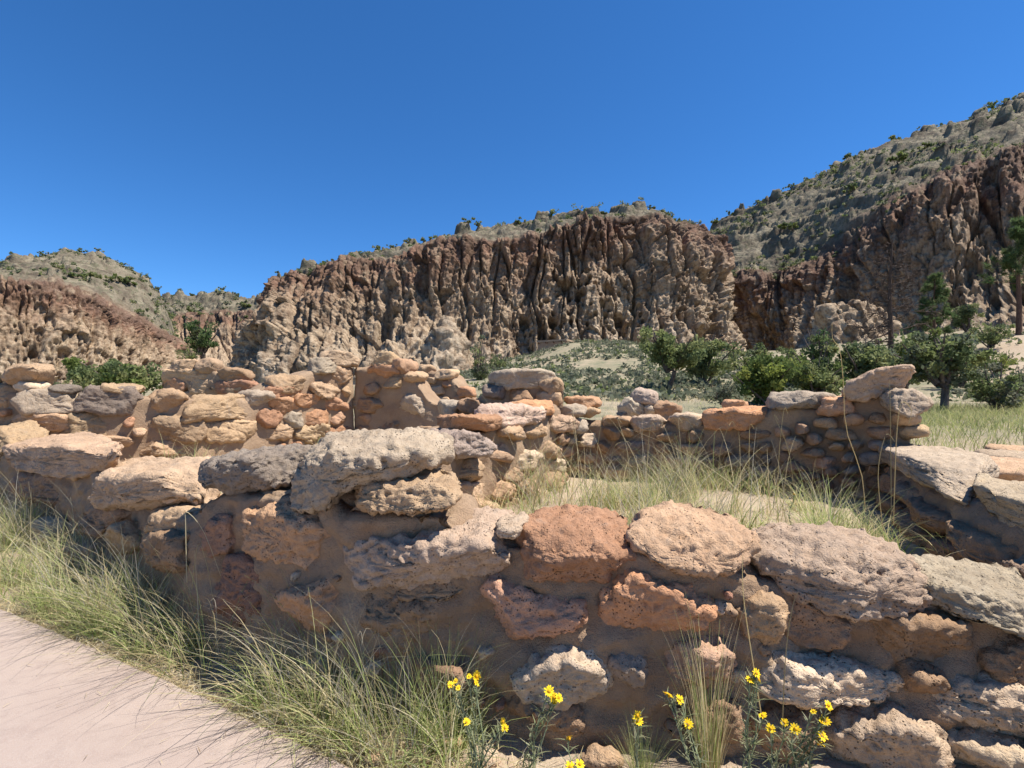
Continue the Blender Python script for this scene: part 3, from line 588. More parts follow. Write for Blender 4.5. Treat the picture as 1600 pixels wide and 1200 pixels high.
# the lower stretch to the left, stepping back
F2 = lambda poly, col, th=0.3, pr=0.06, **k: stone(W1, PW1, poly, col, th, pr, 0.0125, **k)
F2([(126, 748), (150, 730), (200, 725), (272, 735), (277, 762), (240, 777), (215, 792), (170, 787), (132, 767)], (0.45, 0.33, 0.225), 0.42, 0.07, cap=0.6)
F2([(212, 800), (255, 776), (302, 782), (300, 805), (270, 822), (230, 832)], TAN, 0.34, 0.05, cap=0.6)
F2([(168, 845), (205, 812), (215, 832), (214, 852), (180, 862)], TAN, 0.22, 0.07)
F2([(130, 800), (200, 795), (205, 815), (170, 835), (135, 828)], BROWN, 0.24, 0.05)
F2([(5, 695), (60, 676), (140, 690), (182, 708), (172, 726), (120, 740), (55, 726), (12, 710)], (0.47, 0.335, 0.225), 0.46, 0.08, cap=0.6)
F2([(50, 822), (80, 814), (98, 818), (96, 850), (76, 862), (58, 847)], PALE, 0.2, 0.09)
F2([(-60, 680), (-10, 665), (8, 690), (0, 725), (-50, 725)], TAN, 0.4, 0.06, cap=0.6)
F2([(20, 745), (100, 748), (118, 780), (60, 795), (20, 780)], BROWN, 0.3, 0.05)
F2([(-30, 755), (15, 750), (18, 790), (-25, 800)], RED, 0.3, 0.05)
F2([(110, 850), (160, 855), (158, 880), (115, 882)], TAN, 0.2, 0.08)
F2([(-20, 810), (40, 805), (45, 835), (-10, 845)], BROWN, 0.26, 0.06)
F2([(225, 840), (290, 835), (292, 880), (235, 885)], BROWN, 0.24, 0.05)

qc = np.random.default_rng(404)
for k in range(70):
    x = qc.uniform(330, 1590); y = qc.uniform(np.interp(x, [330, 700, 1000, 1600], [860, 920, 900, 990]), np.interp(x, [330, 600, 900, 1600], [980, 1080, 1160, 1200])); w = qc.uniform(9, 26); h = w*qc.uniform(0.4, 0.75)
    S_ = np.array(W1['_s']).reshape(-1, 4)
    if np.any((x > S_[:, 0]-4) & (x < S_[:, 1]+4) & (y > S_[:, 2]-2) & (y < S_[:, 3]+2)): continue
    stone(W1, PW1, (x-w/2, y-h/2, x+w/2, y+h/2), [TAN, PALE, BROWN, RED][qc.integers(4)], 0.06, 0.012, 0.007)
# -- cross wall from the front wall back to the room's far corner (its lit face looks right)
W2 = wall_thing('cross wall with grey cap stones and a sunlit rubble face beside the grassy room')
PW2 = Plane([(-0.66, 1.78), (-0.15, 2.90), (0.37, 3.78)]) if False else None
def plan_wall(pts): 
    P_ = Plane(pts); return P_
P2a = Plane([(-0.40, 2.05), (-0.30, 2.75), (0.372, 3.78)])
P2a.X = np.array([640., 710., 880.])
mortar(W2, P2a, [(650, 735), (700, 712), (724, 690), (760, 668), (800, 660), (830, 645), (868, 632), (878, 632)], 0.40, 0.1, 0.025, 0.016, 0.02, 21, inset=0.02)
G2 = lambda poly, col, th=0.3, pr=0.05, **k: stone(W2, P2a, poly, col, th, pr, 0.018, cap=0.4, **k)
PG = Plane([(-0.62, 1.95), (-0.10, 2.35)])
for poly, col, dd, th in [((598, 678, 664, 738), (0.40, 0.32, 0.25), -0.05, 0.34), ((655, 670, 716, 722), GREY, -0.22, 0.36), ((700, 672, 764, 718), (0.38, 0.31, 0.25), -0.38, 0.36)]:
    stone(W2, PG, poly, col, th, 0.05, 0.012, dd=dd, cap=0.6)
for poly, col in [((722, 646, 792, 670), ORANGE), ((770, 634, 856, 664), (0.42, 0.32, 0.24)), ((828, 626, 872, 649), (0.52, 0.28, 0.15)), ((700, 715, 770, 750), TAN), ((705, 750, 760, 790), TAN), ((765, 690, 810, 720), TAN), ((800, 700, 850, 735), PALE), ((845, 690, 878, 720), TAN)]: G2(poly, col)
courses(W2, P2a, 702, 876, lambda x: np.interp(x, [700, 760, 880], [722, 672, 650]), lambda x: np.interp(x, [700, 880], [830, 770]), 20, [TAN, TAN, PALE, (0.44, 0.31, 0.21), BROWN], 0.18, 0.05, 0.018, 0.97, 5, 1.5, 2.0)

# -- taller stub at the far corner
W3 = wall_thing('taller stub of wall with a flat grey cap slab behind the cross wall'); P3 = Plane([(-0.20, 4.05), (0.42, 4.0)])
mortar(W3, P3, [(715, 628), (745, 625), (765, 604), (800, 598), (870, 598), (880, 602)], 0.28, 0.1, 0.03, 0.014, 0.02, 31, inset=0.025)
for poly, col in [((764, 580, 872, 606), GREY), ((842, 592, 880, 614), TAN), ((838, 612, 880, 632), TAN), ((752, 602, 790, 626), DARK), ((790, 606, 840, 630), BROWN), ((676, 626, 716, 652), GREY), ((716, 624, 752, 646), BROWN)]:
    stone(W3, P3, poly, col, 0.36, 0.06, 0.02)
courses(W3, P3, 715, 880, 632, 720, 20, [BROWN, TAN, GREY], 0.18, 0.035, 0.03, 0.9, 6)

# -- back wall of the room
W4 = wall_thing('low back wall of the grassy room with flat pale cap stones'); P4 = Plane([(0.30, 4.25), (1.45, 3.85), (2.02, 3.45), (2.42, 3.15)])
mortar(W4, P4, [(872, 655), (940, 660), (1100, 662), (1106, 650), (1198, 650), (1202, 632), (1330, 638), (1336, 612), (1415, 612), (1422, 640)], 0.26, 0.1, 0.03, 0.012, 0.02, 41, inset=0.025)
for poly, col, th in [((884, 620, 934, 640), (0.46, 0.28, 0.17), .34), ((880, 637, 934, 652), TAN, .36), ((936, 651, 986, 669), TAN, .34), ((985, 649, 1043, 672), (0.44, 0.33, 0.24), .36), ((1042, 647, 1103, 671), (0.44, 0.34, 0.25), .36),
                      ((890, 677, 938, 696), PALE, .22), ((968, 669, 992, 683), TAN, .2), ((1024, 677, 1062, 690), TAN, .2),
                      ((1100, 637, 1202, 668), (0.50, 0.27, 0.15), .36), ((1197, 613, 1302, 640), (0.38, 0.30, 0.24), .40), ((1272, 621, 1336, 648), (0.47, 0.28, 0.17), .36)]:
    stone(W4, P4, poly, col, th, 0.06, 0.017, cap=0.55 if th > 0.3 else 0)
stone(W4, P4, [(1320, 612), (1330, 598), (1370, 578), (1415, 571), (1424, 585), (1420, 604), (1385, 612), (1345, 625), (1328, 622)], (0.36, 0.27, 0.19), 0.34, 0.07, 0.012)
stone(W4, P4, [(1366, 622), (1385, 612), (1425, 612), (1452, 630), (1455, 645), (1425, 650), (1390, 636)], (0.42, 0.34, 0.26), 0.40, 0.16, 0.012)
courses(W4, P4, 880, 1420, lambda x: np.interp(x, [880, 1100, 1200, 1330, 1420], [664, 672, 668, 645, 645]), lambda x: np.interp(x, [880, 1100, 1420], [745, 745, 835]), 19, [BROWN, BROWN, TAN, DARK, (0.36, 0.24, 0.16)], 0.2, 0.055, 0.026, 0.97, 7, 1.2, 3.0)

# -- right wall of the room with long cap slabs
W5 = wall_thing('low side wall capped with long weathered grey slabs beyond the green grass clump'); P5 = Plane([(2.30, 3.15), (1.78, 2.05), (1.62, 1.55), (1.60, 1.10)])
def slab_chain(wall, line, z0s, th, wid, colors, seed, spacing=0.012):
    line = np.array(line, float)
    for i in range(len(line)-1):
        a, b = line[i], line[i+1]; u = (b-a)/np.linalg.norm(b-a); L = np.linalg.norm(b-a)*1.10; q = np.random.default_rng(seed+i)
        pl = [(-L/2, -.02), (-L*.42, -th*.55), (0, -th*.6), (L*.4, -th*.5), (L/2, 0), (L*.42, th*.45), (L*.1, th*.55), (-L*.35, th*.5)]
        V_, F_, c = rock(pl, wid, seed+i, spacing, 0.8, 0.5)
        n = np.array([u[1], -u[0]]); M3 = np.stack([np.array([u[0], u[1], 0]), np.array([n[0], n[1], 0]), [0, 0, 1.]], 0); m = (a+b)/2
        tilt = (z0s[i+1]-z0s[i])/L; W_ = V_ @ M3; W_[:, 2] += (V_[:, 0])*tilt
        obj('stone', mesh('stone', W_, F_), M_STONE, wall, (m[0], m[1], (z0s[i]+z0s[i+1])/2), jit(colors[i % len(colors)]))
def free_mortar(wall, line, tops, thick, zb, spacing, amp, seed):
    line = np.array(line, float); n = int(np.sum(np.linalg.norm(np.diff(line, axis=0), axis=1))/spacing); L_ = smooth_line(line, n); tp = np.interp(np.linspace(0, 1, n), np.linspace(0, 1, len(tops)), tops)
    T = np.gradient(L_, axis=0); T /= np.linalg.norm(T, axis=1, keepdims=True); Nn = np.stack([T[:, 1], -T[:, 0]], -1)
    rows_ = []
    for o_, f in [(0.5, 0), (.5, .2), (.5, .4), (.5, .6), (.5, .8), (.47, .93), (.35, 1), (.1, 1.02), (-.1, 1.02), (-.35, 1), (-.47, .93), (-.5, .8), (-.5, .6), (-.5, .4), (-.5, .2), (-.5, 0)]:
        rows_.append(np.concatenate([L_+Nn*o_*thick, (zb+(tp-zb)*f)[:, None]], 1))
    G_ = np.stack(rows_, 1); nv0 = G_.shape[1]; k = max(2, int((2*(tops[0]-zb)+thick)/spacing/1.0)); ti = np.linspace(0, nv0-1, k)
    G_ = np.stack([np.stack([np.interp(ti, np.arange(nv0), G_[i, :, j]) for j in range(3)], -1) for i in range(n)])
    N_ = gridnormals(G_); c = np.concatenate([L_, np.zeros((n, 1))], 1)[:, None]; N_ *= np.sign(np.mean(np.sum((G_-c)[..., :2]*N_[..., :2], -1)))
    P_ = G_.reshape(-1, 3); D_ = amp*(1.3*fbm(P_, 4.5, 3, 0.5, seed)+0.6*fbm(P_, 17, 3, 0.6, seed+1)+0.6*ridged(P_*np.array([1, 1, 2.2]), 6, 2, seed+4))
    V_ = (P_+N_.reshape(-1, 3)*D_[:, None]).reshape(n, k, 3); e0, e1 = [0.5*(V_[i]+V_[i][::-1]) for i in (0, -1)]
    V_ = np.concatenate([e0[None], V_, e1[None]]); obj('mortar', mesh('mortar', V_.reshape(-1, 3), gridfaces(n+2, k)), M_MORTAR, wall)
RW = [(2.62, 3.35), (2.02, 2.15), (1.84, 1.55), (1.80, 1.05), (1.78, 0.5)]
free_mortar(W5, RW, [0.54, 0.55, 0.53, 0.5, 0.48], 0.36, 0.05, 0.03, 0.022, 51)
slab_chain(W5, [(2.62, 3.40), (1.96, 2.02), (1.82, 0.80)], [0.575, 0.575, 0.545], 0.14, 0.46, [(0.36, 0.29, 0.215), (0.35, 0.285, 0.21)], 70)
slab_chain(W5, [(2.38, 3.18), (2.20, 2.80), (2.02, 2.45), (1.80, 2.02), (1.68, 1.62), (1.63, 1.2), (1.60, 0.8)], [0.44, 0.45, 0.44, 0.43, 0.43, 0.41, 0.39], 0.08, 0.24, [BROWN, (0.36, 0.26, 0.18), BROWN], 80)

slab_chain(W5, [(2.34, 3.14), (2.10, 2.66), (1.90, 2.27), (1.74, 1.88), (1.62, 1.45), (1.58, 1.0)], [0.33, 0.34, 0.33, 0.33, 0.32, 0.31], 0.085, 0.24, [(0.28, 0.19, 0.12), BROWN], 90)
# -- sunlit left wall of the neighbouring room
W6 = wall_thing('long sunlit wall of small orange and tan stones left of the rooms'); P6 = Plane([(-6.2, 4.9), (-4.35, 4.75), (-3.35, 5.35), (-2.18, 7.0)])
mortar(W6, P6, [(-200, 615), (0, 612), (118, 622), (230, 622), (400, 622), (425, 600), (490, 580), (545, 572), (552, 575)], 0.34, 0.1, 0.045, 0.016, 0.03, 61, inset=0.02)
L6 = [(0, 571, 62, 600, TAN), (18, 599, 60, 612, PALE), (-30, 600, 28, 640, TAN), (28, 611, 120, 646, (0.42, 0.34, 0.26)), (76, 602, 118, 614, DARK), (112, 606, 216, 645, (0.27, 0.215, 0.175)), (158, 602, 224, 615, TAN), (100, 641, 196, 682, TAN), (8, 645, 100, 676, (0.47, 0.31, 0.2)),
      (228, 611, 292, 644, TAN), (288, 618, 408, 656, TAN), (233, 646, 322, 690, TAN), (318, 657, 402, 692, TAN), (204, 691, 312, 712, TAN), (130, 682, 206, 700, TAN), (388, 611, 424, 633, GREY), (424, 589, 480, 614, TAN), (416, 604, 462, 624, ORANGE), (420, 622, 468, 644, ORANGE), (458, 616, 507, 634, ORANGE),
      (482, 599, 532, 621, TAN), (398, 640, 440, 667, ORANGE), (441, 645, 477, 669, GREY), (470, 641, 512, 662, ORANGE), (513, 643, 548, 662, (0.4, 0.26, 0.17)), (403, 660, 459, 687, TAN), (458, 662, 517, 687, TAN), (500, 668, 551, 687, ORANGE), (493, 562, 532, 582, GREY), (513, 570, 552, 600, TAN), (510, 551, 560, 571, (0.44, 0.33, 0.22)),
      (505, 622, 548, 642, ORANGE), (530, 600, 552, 620, TAN)]
for x0, y0, x1, y1, c in L6: stone(W6, P6, (x0, y0, x1, y1), tuple(0.9*v for v in c), 0.32, 0.07, 0.02, 1.2, cap=0.5 if y0 < 625 else 0)
courses(W6, P6, -100, 550, lambda x: np.interp(x, [-100, 400, 430, 550], [625, 625, 605, 580]), lambda x: np.interp(x, [0, 200, 550], [700, 715, 695]), 14, [TAN, ORANGE, (0.44, 0.31, 0.2)], 0.24, 0.06, 0.022, 0.95, 8, 1.3, 2.4)

# -- shaded back wall of the neighbouring room and what lies beyond
W7 = wall_thing('shaded end wall of brown stones at the far side of the left room'); P7 = Plane([(-2.16, 7.02), (-0.72, 6.6)])
mortar(W7, P7, [(553, 575), (590, 572), (640, 585), (655, 605), (668, 625), (715, 640)], 0.36, 0.1, 0.04, 0.016, 0.03, 71, inset=0.03)
for x0, y0, x1, y1, c in [(580, 550, 616, 571, TAN), (573, 569, 622, 589, ORANGE), (608, 561, 637, 584, (0.44, 0.28, 0.18)), (598, 588, 632, 606, TAN), (611, 617, 672, 652, GREY), (593, 652, 634, 682, BROWN), (560, 598, 592, 616, BROWN), (558, 624, 602, 646, BROWN), (634, 580, 656, 598, TAN)]:
    stone(W7, P7, (x0, y0, x1, y1), c, 0.4, 0.07, 0.024, 1.2)
courses(W7, P7, 555, 715, lambda x: np.interp(x, [555, 640, 660, 715], [580, 595, 620, 650]), 700, 20, [BROWN, TAN, (0.38, 0.25, 0.17)], 0.24, 0.05, 0.035, 0.9, 9, 1.3, 2.4)
W8 = wall_thing('farther rubble wall stepping down behind the shaded end wall'); P8 = Plane([(-2.1, 8.9), (-0.85, 8.3)])
mortar(W8, P8, [(612, 580), (655, 578), (700, 585), (722, 610), (726, 620)], 0.36, 0.2, 0.05, 0.018, 0.03, 81, inset=0.03)
courses(W8, P8, 612, 724, lambda x: np.interp(x, [612, 660, 700, 724], [570, 570, 578, 605]), 640, 13, [TAN, ORANGE, TAN, (0.4, 0.3, 0.2)], 0.36, 0.07, 0.04, 0.97, 10, 1.4, 2.3)
W9 = wall_thing('broken far wall of reddish stones in front of the canyon mouth'); P9 = Plane([(-7.0, 9.6), (-5.0, 9.4), (-3.9, 9.6)])
mortar(W9, P9, [(255, 592), (262, 575), (330, 575), (340, 588), (385, 598), (392, 610)], 0.4, 0.2, 0.05, 0.05, 0.04, 91)
for x0, y0, x1, y1, c in [(258, 563, 312, 582, TAN), (260, 579, 338, 597, TAN), (306, 561, 337, 582, (0.42, 0.3, 0.2)), (254, 591, 292, 613, ORANGE), (294, 594, 337, 614, TAN), (338, 577, 380, 604, BROWN), (338, 592, 393, 618, RED)]:
    stone(W9, P9, (x0, y0, x1, y1), c, 0.45, 0.08, 0.03, 1.3)
courses(W9, P9, 256, 392, lambda x: np.interp(x, [256, 340, 392], [612, 612, 616]), 650, 15, [TAN, ORANGE], 0.3, 0.06, 0.05, 0.9, 12)

# -- walls beyond the grassy room
W10 = wall_thing('tumbled wall stump of rounded grey boulders beyond the back wall'); P10 = Plane([(0.9, 5.6), (2.0, 5.4)])
mortar(W10, P10, [(965, 650), (990, 640), (1060, 645), (1068, 652)], 0.4, 0.2, 0.04, 0.03, 0.03, 101)
for x0, y0, x1, y1, c in [(968, 622, 1008, 650, GREY), (1020, 628, 1064, 652, BROWN), (988, 608, 1028, 632, (0.44, 0.36, 0.28)), (1003, 632, 1026, 650, PALE)]: stone(W10, P10, (x0, y0, x1, y1), c, 0.4, 0.06, 0.02, 1.2)
W11 = wall_thing('single orange capped stub of wall in the grass behind the long back wall'); P11 = Plane([(2.0, 5.6), (3.0, 5.4)])
mortar(W11, P11, [(1132, 645), (1150, 634), (1178, 645)], 0.3, 0.2, 0.04, 0.03, 0.03, 111)
stone(W11, P11, (1134, 626, 1174, 642), ORANGE, 0.34, 0.06, 0.02, 1.1)
W12 = wall_thing('outer wall with tan cap stones on the meadow edge beyond the side wall'); 
free_mortar(W12, [(4.6, 4.6), (3.6, 3.75), (2.9, 3.3)], [0.40, 0.42, 0.40], 0.36, 0.1, 0.03, 0.025, 121)
slab_chain(W12, [(4.6, 4.6), (4.05, 4.1), (3.55, 3.72), (3.0, 3.36)], [0.42, 0.45, 0.45, 0.42], 0.13, 0.44, [TAN, (0.44, 0.34, 0.25), TAN], 130, 0.02)
for o in list(C.objects):
    if '_s' in o.keys(): del o['_s']

# ------------------------------------------------------------------ vegetation builders
def leafcloud(cent, rad, n, size, cols, q, flat=0.0, aspect=1.6):
    """n small leaf-like quads (two triangles) spread in balls of radius rad about the centres"""
    cent = np.asarray(cent, float); k = q.integers(len(cent), size=n); rad = np.broadcast_to(rad, (len(cent),))
    v = q.normal(size=(n, 3)); v /= np.linalg.norm(v, axis=1, keepdims=True); rr = q.random(n)**0.45
    p = cent[k]+v*(rr*rad[k])[:, None]*np.array([1, 1, 0.75])
    a = q.normal(size=(n, 3))+v*0.8; a[:, 2] += 0.4; a /= np.linalg.norm(a, axis=1, keepdims=True); b = np.cross(a, q.normal(size=(n, 3))); b /= np.linalg.norm(b, axis=1, keepdims=True)
    s = size*q.uniform(0.6, 1.4, n)[:, None]
    V_ = np.stack([p-a*s*0.5*aspect, p+b*s*0.5, p+a*s*0.5*aspect, p-b*s*0.5], 1).reshape(-1, 3)
    cols = np.asarray(cols, float); cc = cols[q.integers(len(cols), size=len(cent))][k]*q.uniform(0.75, 1.25, n)[:, None]
    return V_, np.arange(4*n).reshape(-1, 4), np.repeat(cc, 4, 0)
def branch(p, d, L, r0, q, n=6, wob=0.25, droop=0.0):
    pts = [np.array(p, float)]; d = np.array(d, float); d /= np.linalg.norm(d)
    for i in range(n-1):
        d = d+q.normal(size=3)*wob*0.5+np.array([0, 0, droop]); d /= np.linalg.norm(d); pts.append(pts[-1]+d*L/(n-1))
    return np.array(pts), np.linspace(r0, r0*0.25, n)
JUN = [(0.188, 0.22, 0.081), (0.146, 0.179, 0.073), (0.244, 0.26, 0.106), (0.122, 0.155, 0.065)]
LIME = [tuple(1.0*v for v in c) for c in [(0.202, 0.24, 0.052), (0.156, 0.195, 0.052), (0.26, 0.28, 0.072), (0.117, 0.156, 0.046)]]
SAGE = [(0.17, 0.185, 0.12), (0.13, 0.15, 0.09), (0.21, 0.21, 0.14)]
PINE = [(0.102, 0.156, 0.054), (0.078, 0.126, 0.048), (0.132, 0.18, 0.066), (0.156, 0.174, 0.078)]
def bush_mesh(w, h, n, size, cols, seed, nb=9, clumps=26, trunk=0.0, bark=True):
    q = np.random.default_rng(seed); lines = []; cents = []; rads = []
    for b in range(nb):
        a = q.uniform(0, 2*np.pi); out = q.uniform(0.2, 1.0); d = np.array([np.cos(a)*out*w*0.5, np.sin(a)*out*w*0.5, (h-trunk)*q.uniform(0.5, 0.95)])
        P_, r_ = branch((q.normal()*0.03*w, q.normal()*0.03*w, trunk*q.uniform(0.8, 1.0)), d, np.linalg.norm(d), 0.02*h+0.008, q); lines.append((P_, r_))
        for k in range(max(1, clumps//nb)):
            t = q.uniform(0.45, 1.0); c = P_[min(5, int(t*5))]+q.normal(size=3)*np.array([w, w, h*0.7])*0.09; cents.append(c); rads.append(q.uniform(0.07, 0.16)*(w+h)/2)
    if trunk > 0:
        P_, r_ = branch((0, 0, -0.1*h), (q.normal()*.15, q.normal()*.15, 1), trunk+0.12*h, 0.035*h, q, 5, 0.2); r_ = np.linspace(0.05*h, 0.03*h, 5); lines.append((P_, r_))
    TV, TF = tubes(lines, 5)
    LV, LF, LC = leafcloud(cents, np.array(rads), n, size, cols, q)
    return mesh('branches', TV, TF), mesh('leaves', LV, LF, False, LC)
def ground_at(x, d): X = (x-800)/FPX*d; return X, d, gz1(X, d)
def bush(name, label, cat, x, ybase, d, wpx, hpx, cols, seed, n=1500, size=None, trunk=0.0, group=None, z=None, nb=9, clumps=27, mat=None, color=None):
    w = 1.12*wpx/FPX*d; h = 1.22*hpx/FPX*d; X, Y, Z = ground_at(x, d); n = int(n*1.8); clumps = int(clumps*1.5)
    zz = EYE+(HOR-ybase)/FPX*d if z is None else z
    o = empty(name, (X, Y, min(zz, Z+0.15) if z is None else z)); tag(o, label, cat, group)
    B, Lf = bush_mesh(w, h, n, size or 0.033*np.sqrt(w*h), cols, seed, nb, clumps, trunk*h)
    obj('stem' if trunk == 0 else 'trunk', B, M_BARK, o); obj('foliage' if trunk == 0 else 'crown', Lf, mat or M_LEAF, o, color=color or (1, 1, 1)); return o
def on_grid(Vg, i, j): return Vg[i, j]
# -- trees and shrubs on the valley floor
bush('juniper_tree', 'round juniper with a thin trunk standing alone on the grassy slope below the cliff', 'tree', 1042, 606, 22, 92, 86, JUN, 501, 3200, trunk=0.3, nb=12, clumps=40)
bush('oak_shrub', 'dark leafy shrub right beside the round juniper on the slope', 'shrub', 1100, 606, 25, 90, 78, JUN, 502, 2600, nb=12, clumps=36)
bush('oak_shrub', 'small grey green shrub at the foot of the cliff behind the lime green bush', 'shrub', 1165, 596, 34, 60, 56, JUN, 503, 1600)
bush('oak_shrub', 'bright lime green leafy bush left of the pillar', 'shrub', 1197, 632, 15, 98, 84, LIME, 504, 4200, nb=14, clumps=50)
bush('oak_shrub', 'olive green thicket between the lime green bush and the stone pillar', 'shrub', 1275, 626, 17, 95, 74, LIME[1:]+JUN, 505, 3400, nb=12, clumps=44)
bush('oak_shrub', 'grey green thicket right behind the stone pillar', 'shrub', 1350, 622, 19, 100, 84, JUN+SAGE[1:2], 506, 3000, nb=12, clumps=40)
bush('juniper_tree', 'slender dark conifer rising out of the thicket behind the wall', 'tree', 1277, 604, 30, 42, 92, PINE, 507, 1800, nb=10, clumps=30)
bush('juniper_tree', 'big open juniper with a dark leaning trunk right of the stone pillar', 'tree', 1474, 656, 12.5, 104, 122, JUN+SAGE[1:2], 508, 2600, trunk=0.40, nb=16, clumps=44)
bush('oak_shrub', 'scraggly grey shrub at the right meadow edge under the pale slope', 'shrub', 1560, 650, 13, 90, 70, SAGE+JUN, 509, 1600, nb=12, clumps=34)
bush('oak_shrub', 'low green shrub mat on the pale right slope', 'shrub', 1560, 582, 28, 66, 28, LIME, 510, 1300)
bush('oak_shrub', 'rounded green shrub higher on the pale right slope', 'shrub', 1548, 536, 33, 60, 42, JUN, 511, 1300)
bush('juniper_tree', 'dark squat juniper beside the small green pine', 'tree', 1512, 522, 38, 52, 46, JUN[1:], 512, 1500)
bush('oak_shrub', 'dense green bush behind the left walls', 'shrub', 195, 618, 15, 128, 62, LIME[1:2]+JUN, 513, 4200, nb=14, clumps=50)
bush('oak_shrub', 'smaller dark bush left of the dense green bush behind the left walls', 'shrub', 95, 612, 18, 66, 30, JUN, 514, 1500)
bush('juniper_tree', 'broad dark evergreen in the mouth of the side canyon', 'tree', 316, 560, 118, 52, 62, PINE, 515, 1800, z=EYE+(HOR-562)/FPX*118, trunk=0.1)
bush('oak_shrub', 'low dark bush at the foot of the side canyon below the evergreen', 'shrub', 296, 566, 112, 34, 24, JUN, 516, 800, z=EYE+(HOR-566)/FPX*112)
bush('oak_shrub', 'thin sapling shrub in front of the pale tent rocks', 'shrub', 748, 604, 34, 34, 66, JUN+SAGE, 517, 1100)
bush('oak_shrub', 'dark low shrub right of the thin sapling below the cliff', 'shrub', 782, 582, 44, 44, 26, JUN, 518, 900)
bush('oak_shrub', 'grey twiggy shrub under the lime green bush behind the back wall', 'shrub', 1130, 632, 14, 60, 36, SAGE, 519, 900)
bush('oak_shrub', 'leafy green shrub between the dead tree and the leaning juniper', 'shrub', 1415, 610, 22, 70, 80, JUN+LIME[:1], 520, 2400, nb=12, clumps=36)
bush('oak_shrub', 'small shrub on the skyline side of the valley near the right cliff recess', 'shrub', 1135, 600, 50, 40, 50, JUN, 521, 1000)

for k_, (x_, y_, d_, w_, h_, c_, l_) in enumerate([(1215, 596, 40, 90, 46, JUN, 'long grey green shrub row against the foot of the right cliff'), (1310, 590, 42, 80, 52, JUN+LIME[:1], 'dark shrub below the pale hoodoos'), (1368, 588, 34, 76, 60, JUN, 'shrub mass at the base of the dead pine'),
        (1440, 588, 30, 84, 70, JUN+LIME[1:2], 'bushy green shrub below the small green pine'), (1500, 590, 24, 70, 60, JUN, 'dark shrub behind the leaning juniper'), (1240, 612, 24, 80, 56, LIME[1:]+JUN[:1], 'middle green shrub behind the lime green bush'), (1085, 582, 42, 70, 44, JUN, 'shrub group behind the round juniper at the cliff foot'),
        (1590, 640, 14, 60, 60, SAGE+JUN, 'pale grey shrub at the right edge over the meadow'), (140, 606, 30, 70, 34, JUN, 'shrub behind the dense green bush by the left cliff')]):
    bush('oak_shrub', l_, 'shrub', x_, y_, d_, w_, h_, c_, 540+k_, 1700, nb=12, clumps=32)
def pine(name, label, x, ybase, ytop, d, seed, crown0=0.25, spread=0.24, tufts=260, lean=0.0, gap=0.0, dead=False, mask=None):
    q = np.random.default_rng(seed); X, Y, Z = ground_at(x, d); zb = min(EYE+(HOR-ybase)/FPX*d, Z) if not dead else EYE+(HOR-ybase)/FPX*d
    h = EYE+(HOR-ytop)/FPX*d-zb; o = tag(empty(name, (X, Y, zb)), label, 'tree')
    tp = np.array([[lean*h*t*t+0.008*h*np.sin(t*7), 0.006*h*np.sin(t*5), h*t] for t in np.linspace(-0.03, 1, 14)]); tr = np.linspace(0.024*h, 0.004*h, 14)
    TV, TF = tubes([(tp, tr)], 8); obj('trunk', mesh('trunk', TV, TF), M_DEAD if dead else M_BARKP, o)
    lines = []; ends = []
    nb = 64 if dead else 40
    for b in range(nb):
        t = crown0+(1-crown0)*((b+q.random())/nb)**0.9; a = q.uniform(0, 2*np.pi); i = min(12, int(t*13)); p0 = tp[i]*(1-(t*13-i))+tp[i+1]*(t*13-i) if i < 13 else tp[13]
        prof = (1-t)**0.7*min(1, (t-crown0)/0.12+0.55)
        L = h*spread*q.uniform(0.6, 1.15)*(prof+0.10)
        d_ = np.array([np.cos(a), np.sin(a), q.uniform(-0.25, 0.25) if dead else q.uniform(0.0, 0.4)])
        P_, r_ = branch(p0, d_, L, 0.006*h*(1.15-t), q, 6, 0.3, 0.02); lines.append((P_, r_)); ends.append((P_, L))
        for k in range(4 if dead else 2):
            s = q.integers(2, 5); dd = P_[-1]-P_[0]+q.normal(size=3)*L*0.5; Q_, r2 = branch(P_[s], dd, L*q.uniform(0.25, 0.5), (0.0034 if dead else 0.0022)*h, q, 4, 0.4); lines.append((Q_, r2)); ends.append((Q_, L*0.4))
            if dead:
                for m in range(3): 
                    Q2, r3 = branch(Q_[q.integers(1, 4)], q.normal(size=3)+np.array([0, 0, -.2]), L*0.2, 0.0022*h, q, 3, 0.4); lines.append((Q2, r3))
    BV, BF = tubes(lines, 4); obj('branches', mesh('branches', BV, BF), M_DEAD if dead else M_BARKP, o)
    if not dead:
        cents = []
        for P_, L in ends:
            for k in range(3): cents.append(P_[q.integers(2, len(P_))]+q.normal(size=3)*0.03*L)
            cents.append(P_[-1])
        cents = np.array(cents); n = tufts*34; k = q.integers(len(cents), size=n); dv = q.normal(size=(n, 3)); dv[:, 2] += 0.5; dv /= np.linalg.norm(dv, axis=1, keepdims=True)
        sd = np.cross(dv, q.normal(size=(n, 3))); sd /= np.linalg.norm(sd, axis=1, keepdims=True); nl = h*0.042*q.uniform(0.7, 1.3, n)[:, None]; p0 = cents[k]+q.normal(size=(n, 3))*h*0.007
        V_ = np.stack([p0-sd*h*0.0032, p0+sd*h*0.0032, p0+dv*nl], 1).reshape(-1, 3); cc = np.repeat(np.array(PINE)[q.integers(4, size=len(cents))][k]*q.uniform(0.7, 1.3, (n, 1)), 3, 0)
        obj('crown', mesh('crown', V_, np.arange(3*n).reshape(-1, 3), False, cc), M_LEAF, o)
    return o
pine('pine_tree', 'small bright green pine standing before the right cliff', 1460, 560, 430, 36, 601, 0.3, 0.26, 330)
pine('pine_tree', 'tall pine with a bare dark trunk at the right edge of the view', 1592, 500, 345, 36, 602, 0.42, 0.30, 300)
